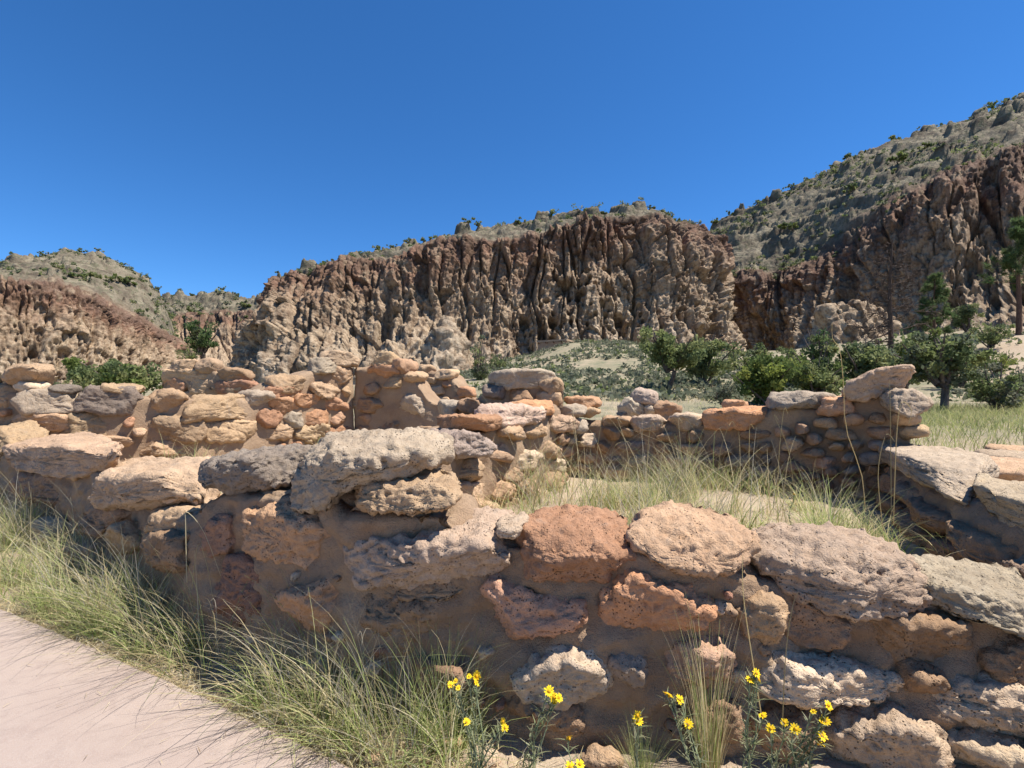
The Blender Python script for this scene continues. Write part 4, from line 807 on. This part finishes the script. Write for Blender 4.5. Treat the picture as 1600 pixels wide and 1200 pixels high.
pine('dead_pine', 'bare dead pine with a dark trunk and brown twigs left of the small pine', 1392, 600, 378, 27, 603, 0.30, 0.36, 0, dead=True)

# -- scrub on the slopes and skylines
def scatter_scrub(name, data, n, seed, smin, smax, label, jlo=0.0, jhi=0.95, ilo=0.0, ihi=1.0, cols=JUN+SAGE):
    Vg, nf, ncp = data; q = np.random.default_rng(seed); nu = Vg.shape[0]
    cents = []; rads = []; 
    while len(cents) < n:
        i = int(q.uniform(ilo, ihi)*(nu-1)); j = nf+int(q.uniform(jlo, jhi)*ncp)
        if fbm(np.array([Vg[i, j]]), 0.06, 2, seed=seed)[0] < -0.12: continue
        s = q.uniform(smin, smax)*(0.6+0.8*q.random()); c = Vg[i, j]+np.array([0, 0, s*0.35])
        for k in range(3): cents.append(c+q.normal(size=3)*s*np.array([0.45, 0.45, 0.2])); rads.append(s*0.55)
    LV, LF, LC = leafcloud(cents, np.array(rads), n*14, (smin+smax)*0.17, cols, q)
    return tag(obj(name, mesh(name, LV, LF, False, LC), M_LEAF), label, 'scrub', kind='stuff')
scatter_scrub('scrub', V_MAIN, 450, 1, 0.4, 0.9, 'low scrub covering the top of the middle cliff')
scatter_scrub('scrub', V_RIGHT, 1500, 2, 0.4, 1.0, 'patchy green scrub covering the steep right hillside', ilo=0.05, ihi=0.9)
scatter_scrub('scrub', V_LEFT, 700, 3, 0.5, 1.2, 'patchy scrub covering the slope of the left hill', jlo=0.05)
scatter_scrub('scrub', V_FAR, 300, 4, 0.9, 2.0, 'dark scrub covering the far mesa between the hills', jlo=-0.3)
ORD = 'first second third fourth fifth sixth seventh eighth ninth tenth eleventh twelfth thirteenth fourteenth fifteenth sixteenth seventeenth eighteenth nineteenth twentieth last'.split()
def skyline_bushes(data, spots, label, group, seed, hill):
    Vg, nf, ncp = data; nu = Vg.shape[0]; q = np.random.default_rng(seed); sx = 800+FPX*Vg[:, nf+ncp-1, 0]/Vg[:, nf+ncp-1, 1]
    for n_, (x, hpx, wpx, row) in enumerate(spots):
        j = nf+int(ncp*row)-1; sxx = 800+FPX*Vg[:, j, 0]/Vg[:, j, 1]; i = int(np.argmin(np.abs(sxx-x))); p_ = Vg[i, j]; w = wpx/FPX*p_[1]; h = hpx/FPX*p_[1]
        rank = sorted(spots).index((x, hpx, wpx, row)); o = tag(empty('skyline_bush', tuple(p_-np.array([0, 0, 0.12*h]))), '%s bush counted from the left %s' % (ORD[rank], label), 'bush', group)
        B, Lf = bush_mesh(w, h, 320, 0.10*np.sqrt(w*h), JUN+LIME[1:2], seed*100+n_, 6, 14); obj('stem', B, M_BARK, o); obj('foliage', Lf, M_LEAF, o)
skyline_bushes(V_MAIN, [(485, 14, 20, .95), (505, 12, 22, .9), (537, 16, 24, 1), (566, 12, 20, .9), (592, 18, 18, 1), (612, 14, 14, 1), (640, 12, 18, .9), (662, 14, 14, 1), (678, 16, 22, .95), (700, 13, 26, 1), (730, 14, 22, .9), (748, 11, 18, 1), (812, 14, 24, .8), (832, 12, 26, .7), (860, 16, 24, .9), (905, 12, 20, 1), (921, 13, 30, .95), (945, 12, 24, .9), (971, 20, 17, 1), (1018, 10, 16, .8), (1056, 13, 24, 1)], 'along the skyline of the middle cliff', 'bushes along the middle cliff top', 7, 0)
skyline_bushes(V_RIGHT, [(1118, 14, 22, .95), (1140, 10, 18, 1), (1182, 9, 16, 1), (1236, 10, 16, 1), (1260, 8, 18, 1), (1302, 9, 14, 1), (1324, 13, 24, 1), (1352, 8, 16, 1), (1404, 15, 30, 1), (1440, 8, 18, 1), (1475, 11, 22, 1), (1512, 10, 16, 1), (1556, 13, 34, 1), (1590, 10, 22, 1), (1330, 18, 34, .35), (1400, 20, 40, .4), (1240, 20, 36, .35), (1450, 16, 34, .45)], 'on the slope and skyline of the right hill', 'bushes on the right hill', 8, 0)
skyline_bushes(V_LEFT, [(30, 9, 20, 1), (66, 7, 14, 1), (128, 7, 22, 1), (152, 10, 12, 1), (190, 7, 16, 1), (225, 10, 16, 1), (246, 9, 14, 1), (120, 12, 40, .3), (150, 13, 44, .35), (180, 13, 40, .4), (205, 14, 36, .45), (90, 10, 30, .25)], 'over the slope of the left hill', 'bushes on the left hill', 9, 0)
skyline_bushes(V_FAR, [(270, 8, 14, 1), (300, 7, 16, 1), (348, 9, 14, 1), (370, 8, 18, 1), (410, 7, 16, 1), (385, 14, 30, .3), (300, 14, 26, .2)], 'on the far mesa between the hills', 'bushes on the far mesa', 10, 0)

# -- small reconstructed stone house on the slope below the cliff
def house():
    x0, d = 868, 74; b = px(868, 557, d); w, dp, h = 4.4, 2.8, 2.0
    o = tag(empty('stone_house', tuple(b)), 'tiny flat roofed stone house at the foot of the cliff', 'house'); o.rotation_euler = (0, 0, R(-28))
    t = NT('house_masonry'); pp = t.coord('Object'); br = t.node('ShaderNodeTexBrick'); t.set(br.inputs['Vector'], t.vmath('MULTIPLY', pp, (1, 1, 1))); br.inputs['Scale'].default_value = 2.2
    for k, c in (('Color1', (0.30, 0.19, 0.125, 1)), ('Color2', (0.37, 0.25, 0.165, 1)), ('Mortar', (0.25, 0.165, 0.11, 1))): br.inputs[k].default_value = c
    t.color(t.mix(0.4, br.outputs[0], t.ramp(t.noise(pp, 3, 4), [(0.3, (0.26, 0.17, 0.11)), (0.7, (0.40, 0.29, 0.2))])))
    def block(name, x0, x1, y0, y1, z0, z1, m, seed, par=o, amp=0.06):
        n = 10; V_ = []; F_ = []
        for (ax, s) in [(0, x0), (0, x1), (1, y0), (1, y1), (2, z0), (2, z1)]:
            u, v = np.meshgrid(np.linspace(0, 1, n), np.linspace(0, 1, n), indexing='ij'); lo = np.array([x0, y0, z0]); hi = np.array([x1, y1, z1]); oth = [k for k in range(3) if k != ax]
            P_ = np.zeros((n, n, 3)); P_[..., ax] = s; P_[..., oth[0]] = lo[oth[0]]+(hi-lo)[oth[0]]*u; P_[..., oth[1]] = lo[oth[1]]+(hi-lo)[oth[1]]*v
            F_.append(gridfaces(n, n)+len(V_)*n*n); V_.append(P_.reshape(-1, 3))
        V_ = np.concatenate(V_); V_ = V_+amp*np.stack([pn(V_, 1.7, seed+k) for k in range(3)], -1)
        return obj(name, mesh(name, V_, F_, False), m, par)
    block('wall', -w/2, w/2, -dp/2, dp/2, -1.2, h, t.m, 3)
    block('roof', -w/2-.12, w/2+.12, -dp/2-.12, dp/2+.12, h+0.02, h+0.28, mat_plain('roof_mud', (0.30, 0.21, 0.14), (0.38, 0.28, 0.19), 3), 5)
    dk = mat_plain('dark_opening', (0.02, 0.015, 0.012), (0.03, 0.022, 0.018)); block('window', 0.6, 1.1, -dp/2-.10, -dp/2+.05, 1.0, 1.5, dk, 7, amp=0.01)
    for k in range(4): 
        xx = -1.9+k*1.2; TV, TF = tubes([(np.array([[xx, -dp/2-.45, h-.12], [xx, 0, h-.12], [xx, dp/2+.4, h-.12]]), [0.09, 0.09, 0.09])], 7); obj('roof_beam', mesh('roof_beam', TV, TF), M_BARKP, o)
house()

# ------------------------------------------------------------------ grasses
STRAW = [(0.70, 0.59, 0.33), (0.62, 0.51, 0.28), (0.74, 0.65, 0.42), (0.52, 0.43, 0.24)]
GREENG = [(0.33, 0.42, 0.12), (0.44, 0.50, 0.18), (0.22, 0.32, 0.09), (0.52, 0.53, 0.24)]
SILV = [(0.42, 0.40, 0.33), (0.50, 0.46, 0.38), (0.36, 0.34, 0.26)]
def blades(base, h, lean, width, cols, q, segs=5, curl=0.5, dirs=None, kink=0.28):
    n = len(base); a = q.uniform(0, 2*np.pi, n) if dirs is None else dirs; D_ = np.stack([np.cos(a), np.sin(a), 0*a], -1); h = np.broadcast_to(h, (n,)); lean = np.broadcast_to(lean, (n,)); width = np.broadcast_to(width, (n,))
    sa = a+np.pi/2+q.normal(size=n)*0.6; S_ = np.stack([np.cos(sa), np.sin(sa), 0*sa], -1); t = np.linspace(0, 1, segs+1); wig = q.normal(size=(n, 3))*kink
    cur = np.clip(curl*(0.5+q.random(n)), 0, 1.6)
    ang = lean[:, None]+cur[:, None]*t[None]**1.5*1.2                       # angle from vertical along the blade
    dz = np.cos(ang); dh = np.sin(ang)
    sl_ = h[:, None]/segs
    zz = np.concatenate([np.zeros((n, 1)), np.cumsum(dz[:, 1:]*sl_, 1)], 1); hh = np.concatenate([np.zeros((n, 1)), np.cumsum(dh[:, 1:]*sl_, 1)], 1)
    P_ = base[:, None]+D_[:, None]*hh[..., None]+np.array([0, 0, 1.])*zz[..., None]+wig[:, None]*np.array([1, 1, 0.2])*(t**2)[None, :, None]*h[:, None, None]
    wd = width[:, None]*np.concatenate([[0.7], 1-0.85*t[1:]])[None]
    V_ = np.stack([P_-S_[:, None]*wd[..., None]*0.5, P_+S_[:, None]*wd[..., None]*0.5], 2).reshape(-1, 3)
    k = np.arange(n)[:, None]*(2*(segs+1))+np.arange(segs)[None]*2; F_ = np.stack([k, k+1, k+3, k+2], -1).reshape(-1, 4)
    cols = np.asarray(cols, float); cc = cols[q.integers(len(cols), size=n)]*q.uniform(0.75, 1.2, (n, 1)); CC = np.repeat(cc, 2*(segs+1), 0)
    tip = np.tile(np.repeat(t, 2), n)[:, None]; CC = CC*(1-0.35*tip)+np.array([0.46, 0.38, 0.22])*0.35*tip
    return V_, F_, CC
class Blades:
    def __init__(s): s.V = []; s.F = []; s.C = []; s.n = 0
    def add(s, V_, F_, C_): s.V.append(V_); s.F.append(F_+s.n); s.C.append(C_); s.n += len(V_)
    def build(s, name, label=None, cat='grass', kind=None, parent=None, group=None):
        o = obj(name, mesh(name, np.concatenate(s.V), np.concatenate(s.F), True, np.concatenate(s.C)), M_GRASS, parent)
        return tag(o, label, cat if label else None, group, kind)
def on_ground(X, Y): return np.stack([X, Y, gz(X, Y)-0.01], -1)
path_y = lambda X: np.interp(X, PE[:, 0], PE[:, 1])
q = np.random.default_rng(77)
# verge between the path and the wall
B = Blades()
def verge(n, x0, x1, f0, f1, h, w, cols, lean, curl, dens=None, segs=5):
    X = q.uniform(x0, x1, n); f = f0+(f1-f0)*q.random(n); ya, yb = path_y(X), front_y(X)-0.03; Y = ya+(yb-ya)*f
    m = (yb-ya > 0.02)
    if dens is not None: m &= q.random(n) < dens(X, f)
    cl = fbm(np.stack([X, Y, 0*X], -1), 3.0, 2, seed=5); m &= cl+0.9*fbm(np.stack([X, Y, 0*X], -1), 9.0, 1, seed=8) > q.uniform(-0.40, 0.35, n)
    X, Y, cl = X[m], Y[m], cl[m]; hh = h*q.uniform(0.45, 1.1, len(X))*(1+0.5*cl)
    B.add(*blades(on_ground(X, Y), hh, q.uniform(0, lean, len(X)), w*q.uniform(0.6, 1.3, len(X)), cols, q, segs, curl))
fade = lambda X, f: np.interp(X, [-5, -1.4, -0.9, -0.3, 0.5], [1, 1, 0.5, 0.35, 0.08])
verge(12000, -4.6, 0.5, -0.04, 0.42, 0.085, 0.0040, STRAW+SILV[:1], 1.45, 0.9, lambda X, f: np.interp(X, [-5, -0.3, 0.3, 0.5], [1, 1, 0.5, 0.2]), 4)
verge(16000, -4.6, -0.1, 0.10, 1.0, 0.19, 0.0052, GREENG+GREENG+STRAW[:1], 0.9, 0.7, fade)
verge(8000, -4.6, -0.15, 0.25, 1.0, 0.30, 0.0050, GREENG+STRAW+SILV, 0.7, 0.65, fade)
verge(1700, -6.0, -0.15, 0.5, 1.0, 0.46, 0.0040, STRAW+SILV+GREENG[:1], 0.5, 0.7, fade, 7)
verge(3500, -2.2, 1.6, 0.0, 0.9, 0.06, 0.0028, STRAW, 1.45, 0.6, lambda X, f: 0.5, 3)
n_ = 9000; X = q.uniform(-5, 1.2, n_); ya, yb = path_y(X), front_y(X); Y = ya+0.36*np.abs(q.normal(size=n_))*(yb-ya)-0.03*q.random(n_)
k_ = Y < yb-0.02; B.add(*blades(on_ground(X[k_], Y[k_])+np.array([0, 0, 0.02]), 0.07*q.uniform(0.4, 1.4, k_.sum()), q.uniform(0.9, 1.6, k_.sum()), 0.0036*q.uniform(0.6, 1.3, k_.sum()), STRAW+SILV+STRAW[:1], q, 3, 0.6))
B.build('grass', 'mixed green and straw grass between the path and the front wall', kind='stuff')
B = Blades(); n_ = 260; i_ = q.integers(60, 240, n_); off_ = np.abs(q.normal(size=n_))**1.6*0.10+0.01; PL = PE[i_]+nn[i_]*off_[:, None]
B.add(*blades(np.concatenate([PL, np.full((n_, 1), 0.028)], 1), 0.03*q.uniform(0.3, 1.6, n_), np.full(n_, 1.5), 0.0022*q.uniform(0.6, 1.4, n_), STRAW+[(0.25, 0.18, 0.10)], q, 3, 0.1, None, 0.02))
B.build('straw_litter', 'scraps of dry straw lying on the path along its grassy edge', 'straw', kind='stuff')
# grass growing in the rooms
B = Blades()
def patch(n, pts, h, w, cols, lean, curl, segs=5, seed=1, thr=0.0):
    """pts: polygon bounds in world x,y as (x0,x1,y0,y1)"""
    x0, x1, y0, y1 = pts; X = q.uniform(x0, x1, n); Y = q.uniform(y0, y1, n); cl = fbm(np.stack([X, Y, 0*X], -1), 2.4, 3, 0.6, seed=seed); m = cl > thr+0.36+q.uniform(-0.15, 0.2, n); m &= Y > front_y(X)+0.30
    X, Y, cl = X[m], Y[m], cl[m]; B.add(*blades(on_ground(X, Y), h*q.uniform(0.5, 1.15, len(X))*(0.8+0.6*np.clip(cl, 0, 1)), q.uniform(0, lean, len(X)), w*q.uniform(0.6, 1.3, len(X)), cols, q, segs, curl))
patch(16000, (-0.25, 1.75, 1.75, 3.8), 0.21, 0.0056, GREENG+STRAW[:2], 0.6, 0.7, 5, 11, -0.15)
patch(4200, (-0.15, 1.65, 2.2, 3.7), 0.38, 0.0046, STRAW+SILV+GREENG, 0.45, 0.8, 6, 12, -0.1)
patch(420, (0.0, 1.6, 2.3, 3.6), 0.56, 0.0044, STRAW+SILV, 0.35, 0.55, 7, 13, -0.3)
patch(5000, (-0.4, 1.9, 1.7, 3.9), 0.06, 0.004, STRAW, 1.4, 0.5, 3, 14, -0.2)
patch(2200, (-3.2, -1.0, 2.6, 5.2), 0.26, 0.005, GREENG+STRAW, 0.5, 0.7, 5, 15, -0.05)
patch(1500, (-3.4, -0.6, 2.4, 6.0), 0.10, 0.005, STRAW, 1.2, 0.6, 4, 16, -0.2)
B.build('grass', 'tufted green and straw grass growing inside the roofless rooms', kind='stuff')
# meadow and slopes
B = Blades()
def field(n, x0, x1, y0, y1, h, w, cols, seed, thr=-0.3, segs=3, lean=0.6, cond=None):
    Y = np.sqrt(q.uniform(y0**2, y1**2, n)); X = q.uniform(x0, x1, n); cl = fbm(np.stack([X, Y, 0*X], -1), 0.8, 3, seed=seed); m = cl > thr+q.uniform(-.25, .25, n)
    if cond is not None: m &= cond(X, Y)
    X, Y = X[m], Y[m]; B.add(*blades(on_ground(X, Y), h*q.uniform(0.5, 1.2, len(X)), q.uniform(0, lean, len(X)), w*(Y/6)**0.5*q.uniform(0.6, 1.3, len(X)), cols, q, segs, 0.6))
field(21000, 2.4, 14, 3.4, 14, 0.28, 0.010, [(0.26, 0.31, 0.09), (0.33, 0.36, 0.13), (0.21, 0.27, 0.08), (0.46, 0.42, 0.2)], 21, -0.6, 4, 0.5, lambda X, Y: X > 0.62*Y)
field(11000, -1.5, 11, 4.6, 26, 0.20, 0.010, STRAW+STRAW+SILV+GREENG[:1], 22, -0.3, 3, 0.8, lambda X, Y: X < 0.75*Y)
field(4000, -12, -1, 6.5, 20, 0.2, 0.012, STRAW+GREENG, 23, -0.3, 3, 0.7)
B.build('grass', 'pale green meadow and dry grass beyond the ruins', kind='stuff')
# sagebrush tufts over the talus below the cliff
cents = []; rads = []
for k in range(4200):
    Y = q.uniform(17, 76); X = q.uniform(-0.12*Y-2, 0.42*Y+4)
    if fbm(np.array([[X, Y, 0]]), 0.13, 2, seed=77)[0] < q.uniform(-0.35, 0.15): continue
    s = q.uniform(0.12, 0.42)*(0.6+Y/70); cents.append((X, Y, gz1(X, Y)+s*0.25)); rads.append(s)
LV, LF, LC = leafcloud(cents, np.array(rads), 42000, 0.15, SAGE+SAGE+JUN[:1], q)
tag(obj('sagebrush', mesh('sagebrush', LV, LF, False, LC), M_LEAF), 'grey green sagebrush dotting the slope below the cliff', 'sagebrush', kind='stuff')
cents = []; rads = []
for k in range(420):
    Y = q.uniform(18, 46); X = q.uniform(0.84, 1.2)*Y; s = q.uniform(0.12, 0.5); cents.append((X, Y, gz1(X, Y)+s*0.2)); rads.append(s)
LV, LF, LC = leafcloud(cents, np.array(rads), 6000, 0.14, SAGE+JUN, q)
tag(obj('sagebrush', mesh('sagebrush', LV, LF, False, LC), M_LEAF), 'dark tufts dotting the pale slope at the right', 'sagebrush', kind='stuff')

# single grass clumps that stand out
def clump(label, X, Y, n, h, spread, cols, lean, curl, seed, w=0.003, segs=7, z=None, r=0.04):
    qq = np.random.default_rng(seed); a = qq.uniform(0, 2*np.pi, n); rr = r*np.sqrt(qq.random(n)); bx = X+np.cos(a)*rr; by = Y+np.sin(a)*rr
    base = on_ground(bx, by) if z is None else np.stack([bx, by, np.full(n, z)], -1)
    Bc = Blades(); Bc.add(*blades(base, h*qq.uniform(0.45, 1.1, n), np.abs(qq.normal(size=n))*lean, w*qq.uniform(0.6, 1.3, n), cols, qq, segs, curl, a+qq.normal(size=n)*0.6, 0.06))
    return Bc.build('grass_clump', label, 'grass clump')
def gp(x, y, z): d = FPX*(EYE-z)/(y-HOR); return (x-800)/FPX*d, d
clump('tall thin straw tipped grass clump against the front wall under the tan cap stone', 0.515, 1.34, 130, 0.44, 0, GREENG[:3]+STRAW+STRAW[:1], 0.10, 0.18, 901, 0.0026, r=0.03)
clump('fine dark green needle grass tuft at the foot of the front wall', 0.335, 1.33, 170, 0.17, 0, GREENG+[(0.30, 0.26, 0.13)], 0.45, 0.15, 902, 0.0015, r=0.025)
clump('spreading long bladed green grass clump inside the room by the side wall', 1.22, 1.95, 150, 0.42, 0, GREENG+STRAW[:1], 0.6, 0.7, 903, 0.0048, r=0.06)
clump('bright green grass tuft just behind the tan front cap stone', 0.83, 2.05, 220, 0.22, 0, [(0.20, 0.30, 0.06), (0.16, 0.25, 0.06), (0.28, 0.33, 0.11)], 0.35, 0.4, 904, 0.0036, r=0.09)
clump('grass clump with pale dead stalks at the foot of the wall left of the flowers', -0.31, 1.47, 300, 0.40, 0, SILV+STRAW+GREENG[:2], 0.35, 0.6, 905, 0.0026, r=0.13)
clump('tall dark green grass clump in the shadow of the front wall', -0.175, 1.45, 160, 0.34, 0, GREENG[:3], 0.25, 0.3, 906, 0.0028, r=0.07)
clump('clump of bleached arching grass stalks left of the orange stone', -0.63, 1.64, 220, 0.44, 0, SILV+STRAW+GREENG[:1], 0.4, 0.8, 907, 0.0026, r=0.14)
clump('arching yellow grass clump below the dark grey cap stone', -1.12, 1.92, 260, 0.48, 0, STRAW+GREENG, 0.5, 0.8, 908, 0.0028, r=0.16)
clump('light green grass tuft in the left room behind the low step', -1.62, 2.75, 240, 0.26, 0, [(0.30, 0.33, 0.11), (0.24, 0.29, 0.09), (0.36, 0.36, 0.16)], 0.5, 0.6, 909, 0.004, r=0.12)
clump('dark green grass clump in the shade of the stone pillar wall', 1.62, 2.65, 150, 0.34, 0, GREENG+SILV[:1], 0.5, 0.6, 910, 0.004, r=0.08)
clump('dense green grass clump against the back wall of the room', 0.93, 3.25, 260, 0.34, 0, [(0.13, 0.19, 0.07), (0.18, 0.23, 0.09), (0.30, 0.29, 0.14)], 0.35, 0.4, 911, 0.004, r=0.16)
# seed stalks rising above the walls
def stalks(label, spots, seed, w=0.0035):
    qq = np.random.default_rng(seed); Bc = Blades()
    for pts in spots:
        P_ = smooth_line(np.array(pts), 14); Bc.add(*tubes([(P_, np.linspace(w*0.5, w*0.22, 14))], 4)[:2], np.tile(np.array(STRAW[qq.integers(4)])*qq.uniform(0.8, 1.15), (56, 1)))
    return Bc.build('grass_stalk', label, 'grass stalk')
d1 = 1.95
stalks('tall kinked straw coloured stalk rising above the side wall', [[px(1352, 800, d1), px(1346, 740, d1), px(1322, 670, d1), px(1318, 600, d1), px(1312, 545, d1), px(1301, 530, d1), px(1300, 505, d1)]], 1)
stalks('pair of pale dry stalks with drooping bleached leaves before the stone pillar', [[px(1393, 830, d1), px(1392, 720, d1), px(1391, 640, d1), px(1390, 595, d1)], [px(1396, 820, d1), px(1400, 700, d1), px(1405, 640, d1), px(1412, 628, d1), px(1424, 640, d1), px(1420, 662, d1)], [px(1380, 830, d1), px(1372, 740, d1), px(1384, 680, d1), px(1398, 690, d1)]], 2, 0.004)
stalks('two thin upright stalks beside the yellow flowers at the wall', [[px(1222, 1140, 1.27), px(1228, 1020, 1.27), px(1238, 950, 1.27), px(1247, 925, 1.27)], [px(1190, 1120, 1.27), px(1165, 960, 1.27), px(1160, 900, 1.27), px(1161, 868, 1.27)]], 3, 0.0028)
stalks('bent dry stalks in front of the dark left wall', [[px(292, 910, 1.95), px(290, 820, 1.95), px(292, 800, 1.95), px(318, 830, 1.95), px(345, 900, 1.95)], [px(300, 920, 1.95), px(310, 850, 1.95), px(325, 890, 1.95), px(333, 940, 1.95)]], 4)
stalks('thin straw stalks standing in the middle of the grassy room', [[px(a, 760, 2.8), px(a+b*0.3, 700, 2.8), px(a+b, y, 2.8), px(a+b+6, y+6, 2.8)] for a, b, y in [(905, -10, 640), (930, 12, 650), (985, -20, 655), (1010, 8, 662), (1065, -5, 655), (1120, 22, 660), (1170, 2, 664), (950, 30, 690), (890, 15, 690), (1215, 10, 640), (1240, -30, 650)]], 5)

# ------------------------------------------------------------------ yellow flowers
M_STEM = mat_plain('aster_stem', (0.20, 0.24, 0.12), (0.30, 0.32, 0.19)); M_PETAL = mat_plain('aster_petal', (0.78, 0.50, 0.01), (0.86, 0.60, 0.02), 200, 0.6); M_DISC = mat_plain('aster_disc', (0.62, 0.30, 0.01), (0.72, 0.38, 0.02), 400)
def petals_mesh(r, seed):
    qq = np.random.default_rng(seed); V_ = []; F_ = []; n = 12
    for k in range(n):
        a = 2*np.pi*(k+qq.normal()*0.12)/n; rr = r*qq.uniform(0.85, 1.1); w = r*0.2; up = qq.uniform(-0.05, 0.3)*r; c, s = np.cos(a), np.sin(a); T_ = np.array([-s, c, 0]); O_ = np.array([c, s, 0]); o0 = len(V_)
        V_ += [O_*r*0.22-T_*w*0.5, O_*r*0.22+T_*w*0.5, O_*rr*0.7+T_*w*0.85+np.array([0, 0, up*0.7]), O_*rr*0.7-T_*w*0.85+np.array([0, 0, up*0.7]), O_*rr+T_*w*0.25+np.array([0, 0, up*0.6]), O_*rr-T_*w*0.25+np.array([0, 0, up*0.6])]
        F_ += [[o0, o0+1, o0+2, o0+3], [o0+3, o0+2, o0+4, o0+5]]
    return mesh('petals', np.array(V_), np.array(F_))
def disc_mesh(r):
    a = np.linspace(0, 2*np.pi, 12, endpoint=False); G_ = np.array([[[np.cos(x)*r*s, np.sin(x)*r*s, z*r] for s, z in ((0.15, -0.55), (0.34, -0.2), (0.36, 0.05), (0.28, 0.22), (0.02, 0.30))] for x in a]); return mesh('disc', G_.reshape(-1, 3), gridfaces(12, 5, True))
PM = [petals_mesh(0.0118, k) for k in range(4)]; DM = disc_mesh(0.0115)
def flower_plant(label, bx, by, heads, seed, leaves=60, d=None):
    """heads: (photo x, photo y, distance)"""
    qq = np.random.default_rng(seed); b = np.array([bx, by, gz1(bx, by)]); o = tag(empty('wildflower', tuple(b)), label, 'wildflower'); lines = []; LB = Blades()
    for k, (hx, hy, hd) in enumerate(heads):
        t_ = px(hx, hy, hd)-b; mid = t_*0.5+np.array([qq.normal()*0.012, qq.normal()*0.012, 0.02+qq.normal()*0.01]); P_ = smooth_line(np.array([[qq.normal()*.006, qq.normal()*.006, 0], t_*0.22+np.array([qq.normal()*.01, qq.normal()*.01, 0.01]), mid, t_*0.8+np.array([0, 0, 0.006]), t_]), 14); lines.append((P_, np.linspace(0.0021, 0.0011, 14)))
        f = obj('flower', DM.copy(), M_DISC, o, tuple(t_)); f.scale = (qq.choice([0.6, 0.8, 0.95, 1.05, 1.15]),)*3
        nrm = Vector((qq.normal()*0.55, -0.6+qq.normal()*0.5, 0.75)); f.rotation_euler = nrm.to_track_quat('Z', 'Y').to_euler(); obj('petals', PM[qq.integers(4)], M_PETAL, f)
        i = qq.integers(1, 13, int(leaves*1.7)//len(heads)+8); base = P_[i]; LB.add(*blades(base, 0.028*qq.uniform(0.5, 1.2, len(i)), qq.uniform(0.3, 1.2, len(i)), 0.0055*qq.uniform(0.6, 1.2, len(i)), [(0.23, 0.27, 0.15), (0.18, 0.23, 0.11), (0.30, 0.32, 0.2)], qq, 3, 0.4))
    TV, TF = tubes(lines, 5); obj('stem', mesh('stem', TV, TF), M_STEM, o); LB.build('leaves', parent=o); return o
flower_plant('yellow flowered plant in front of the bleached grass, two bunches of blooms on top', -0.085, 1.27, [(704, 1070, 1.22), (716, 1075, 1.22), (712, 1064, 1.23), (733, 1057, 1.22), (745, 1056, 1.22), (744, 1066, 1.21), (729, 1128, 1.20), (789, 1137, 1.20), (786, 1128, 1.21)], 1, 160)
flower_plant('small leaning yellow bloom plant beside the pale wall stone', 0.02, 1.29, [(858, 1080, 1.24), (866, 1090, 1.24), (873, 1090, 1.24), (866, 1098, 1.24)], 2, 90)
flower_plant('low plant with two yellow blooms at the bottom edge of the view', 0.13, 1.16, [(889, 1153, 1.15), (906, 1194, 1.10), (891, 1198, 1.10)], 3, 70)
flower_plant('yellow bloom pair growing from the fine needle grass tuft', 0.31, 1.24, [(996, 1118, 1.18), (997, 1127, 1.18)], 4, 30)
flower_plant('slender leaning plant with small half open yellow blooms', 0.46, 1.20, [(1040, 1083, 1.22), (1046, 1086, 1.22), (1062, 1093, 1.22), (1075, 1131, 1.2)], 5, 110)
flower_plant('yellow flowered plant with a tight bunch of blooms before the tall grass clump', 0.55, 1.22, [(1172, 1062, 1.20), (1182, 1052, 1.20), (1186, 1062, 1.19), (1178, 1056, 1.21), (1192, 1118, 1.18)], 6, 130)
flower_plant('widest yellow flowered plant with many blooms at the foot of the wall', 0.60, 1.17, [(1204, 1138, 1.16), (1226, 1129, 1.16), (1243, 1139, 1.15), (1271, 1112, 1.16), (1294, 1102, 1.16), (1284, 1128, 1.15), (1289, 1126, 1.16), (1284, 1149, 1.15), (1280, 1160, 1.15)], 7, 260)
flower_plant('lone yellow bloom on the sand inside the room by the pillar wall', 1.33, 2.46, [(1241, 772, 2.42)], 8, 30)

# loose stones and pebbles on the sand below the wall
for k, (x, y, s) in enumerate([(585, 1192, 0.03), (760, 1192, 0.035), (940, 1190, 0.05), (1010, 1180, 0.03), (700, 1175, 0.04)]):
    X, Y = gp(x, y, 0.0); V_, F_, c = rock([(-s, 0), (-s*.6, -s*.4), (s*.5, -s*.45), (s, 0), (s*.5, s*.5), (-s*.5, s*.45)], s*1.3, 900+k, 0.008)
    tag(obj('fallen_stone', mesh('fallen_stone', V_, F_), M_STONE, None, (X, Y, gz1(X, Y)+s*0.2), jit(PALE if k % 2 else TAN)), ['tan stone in the straw nearest the path', 'small pale stone on the sand left of the lowest flowers', 'tan stone on the sand below the pale wall stone', 'little pale stone below the needle grass tuft', 'tan stone in the dry thatch below the flowers'][k], 'stone')
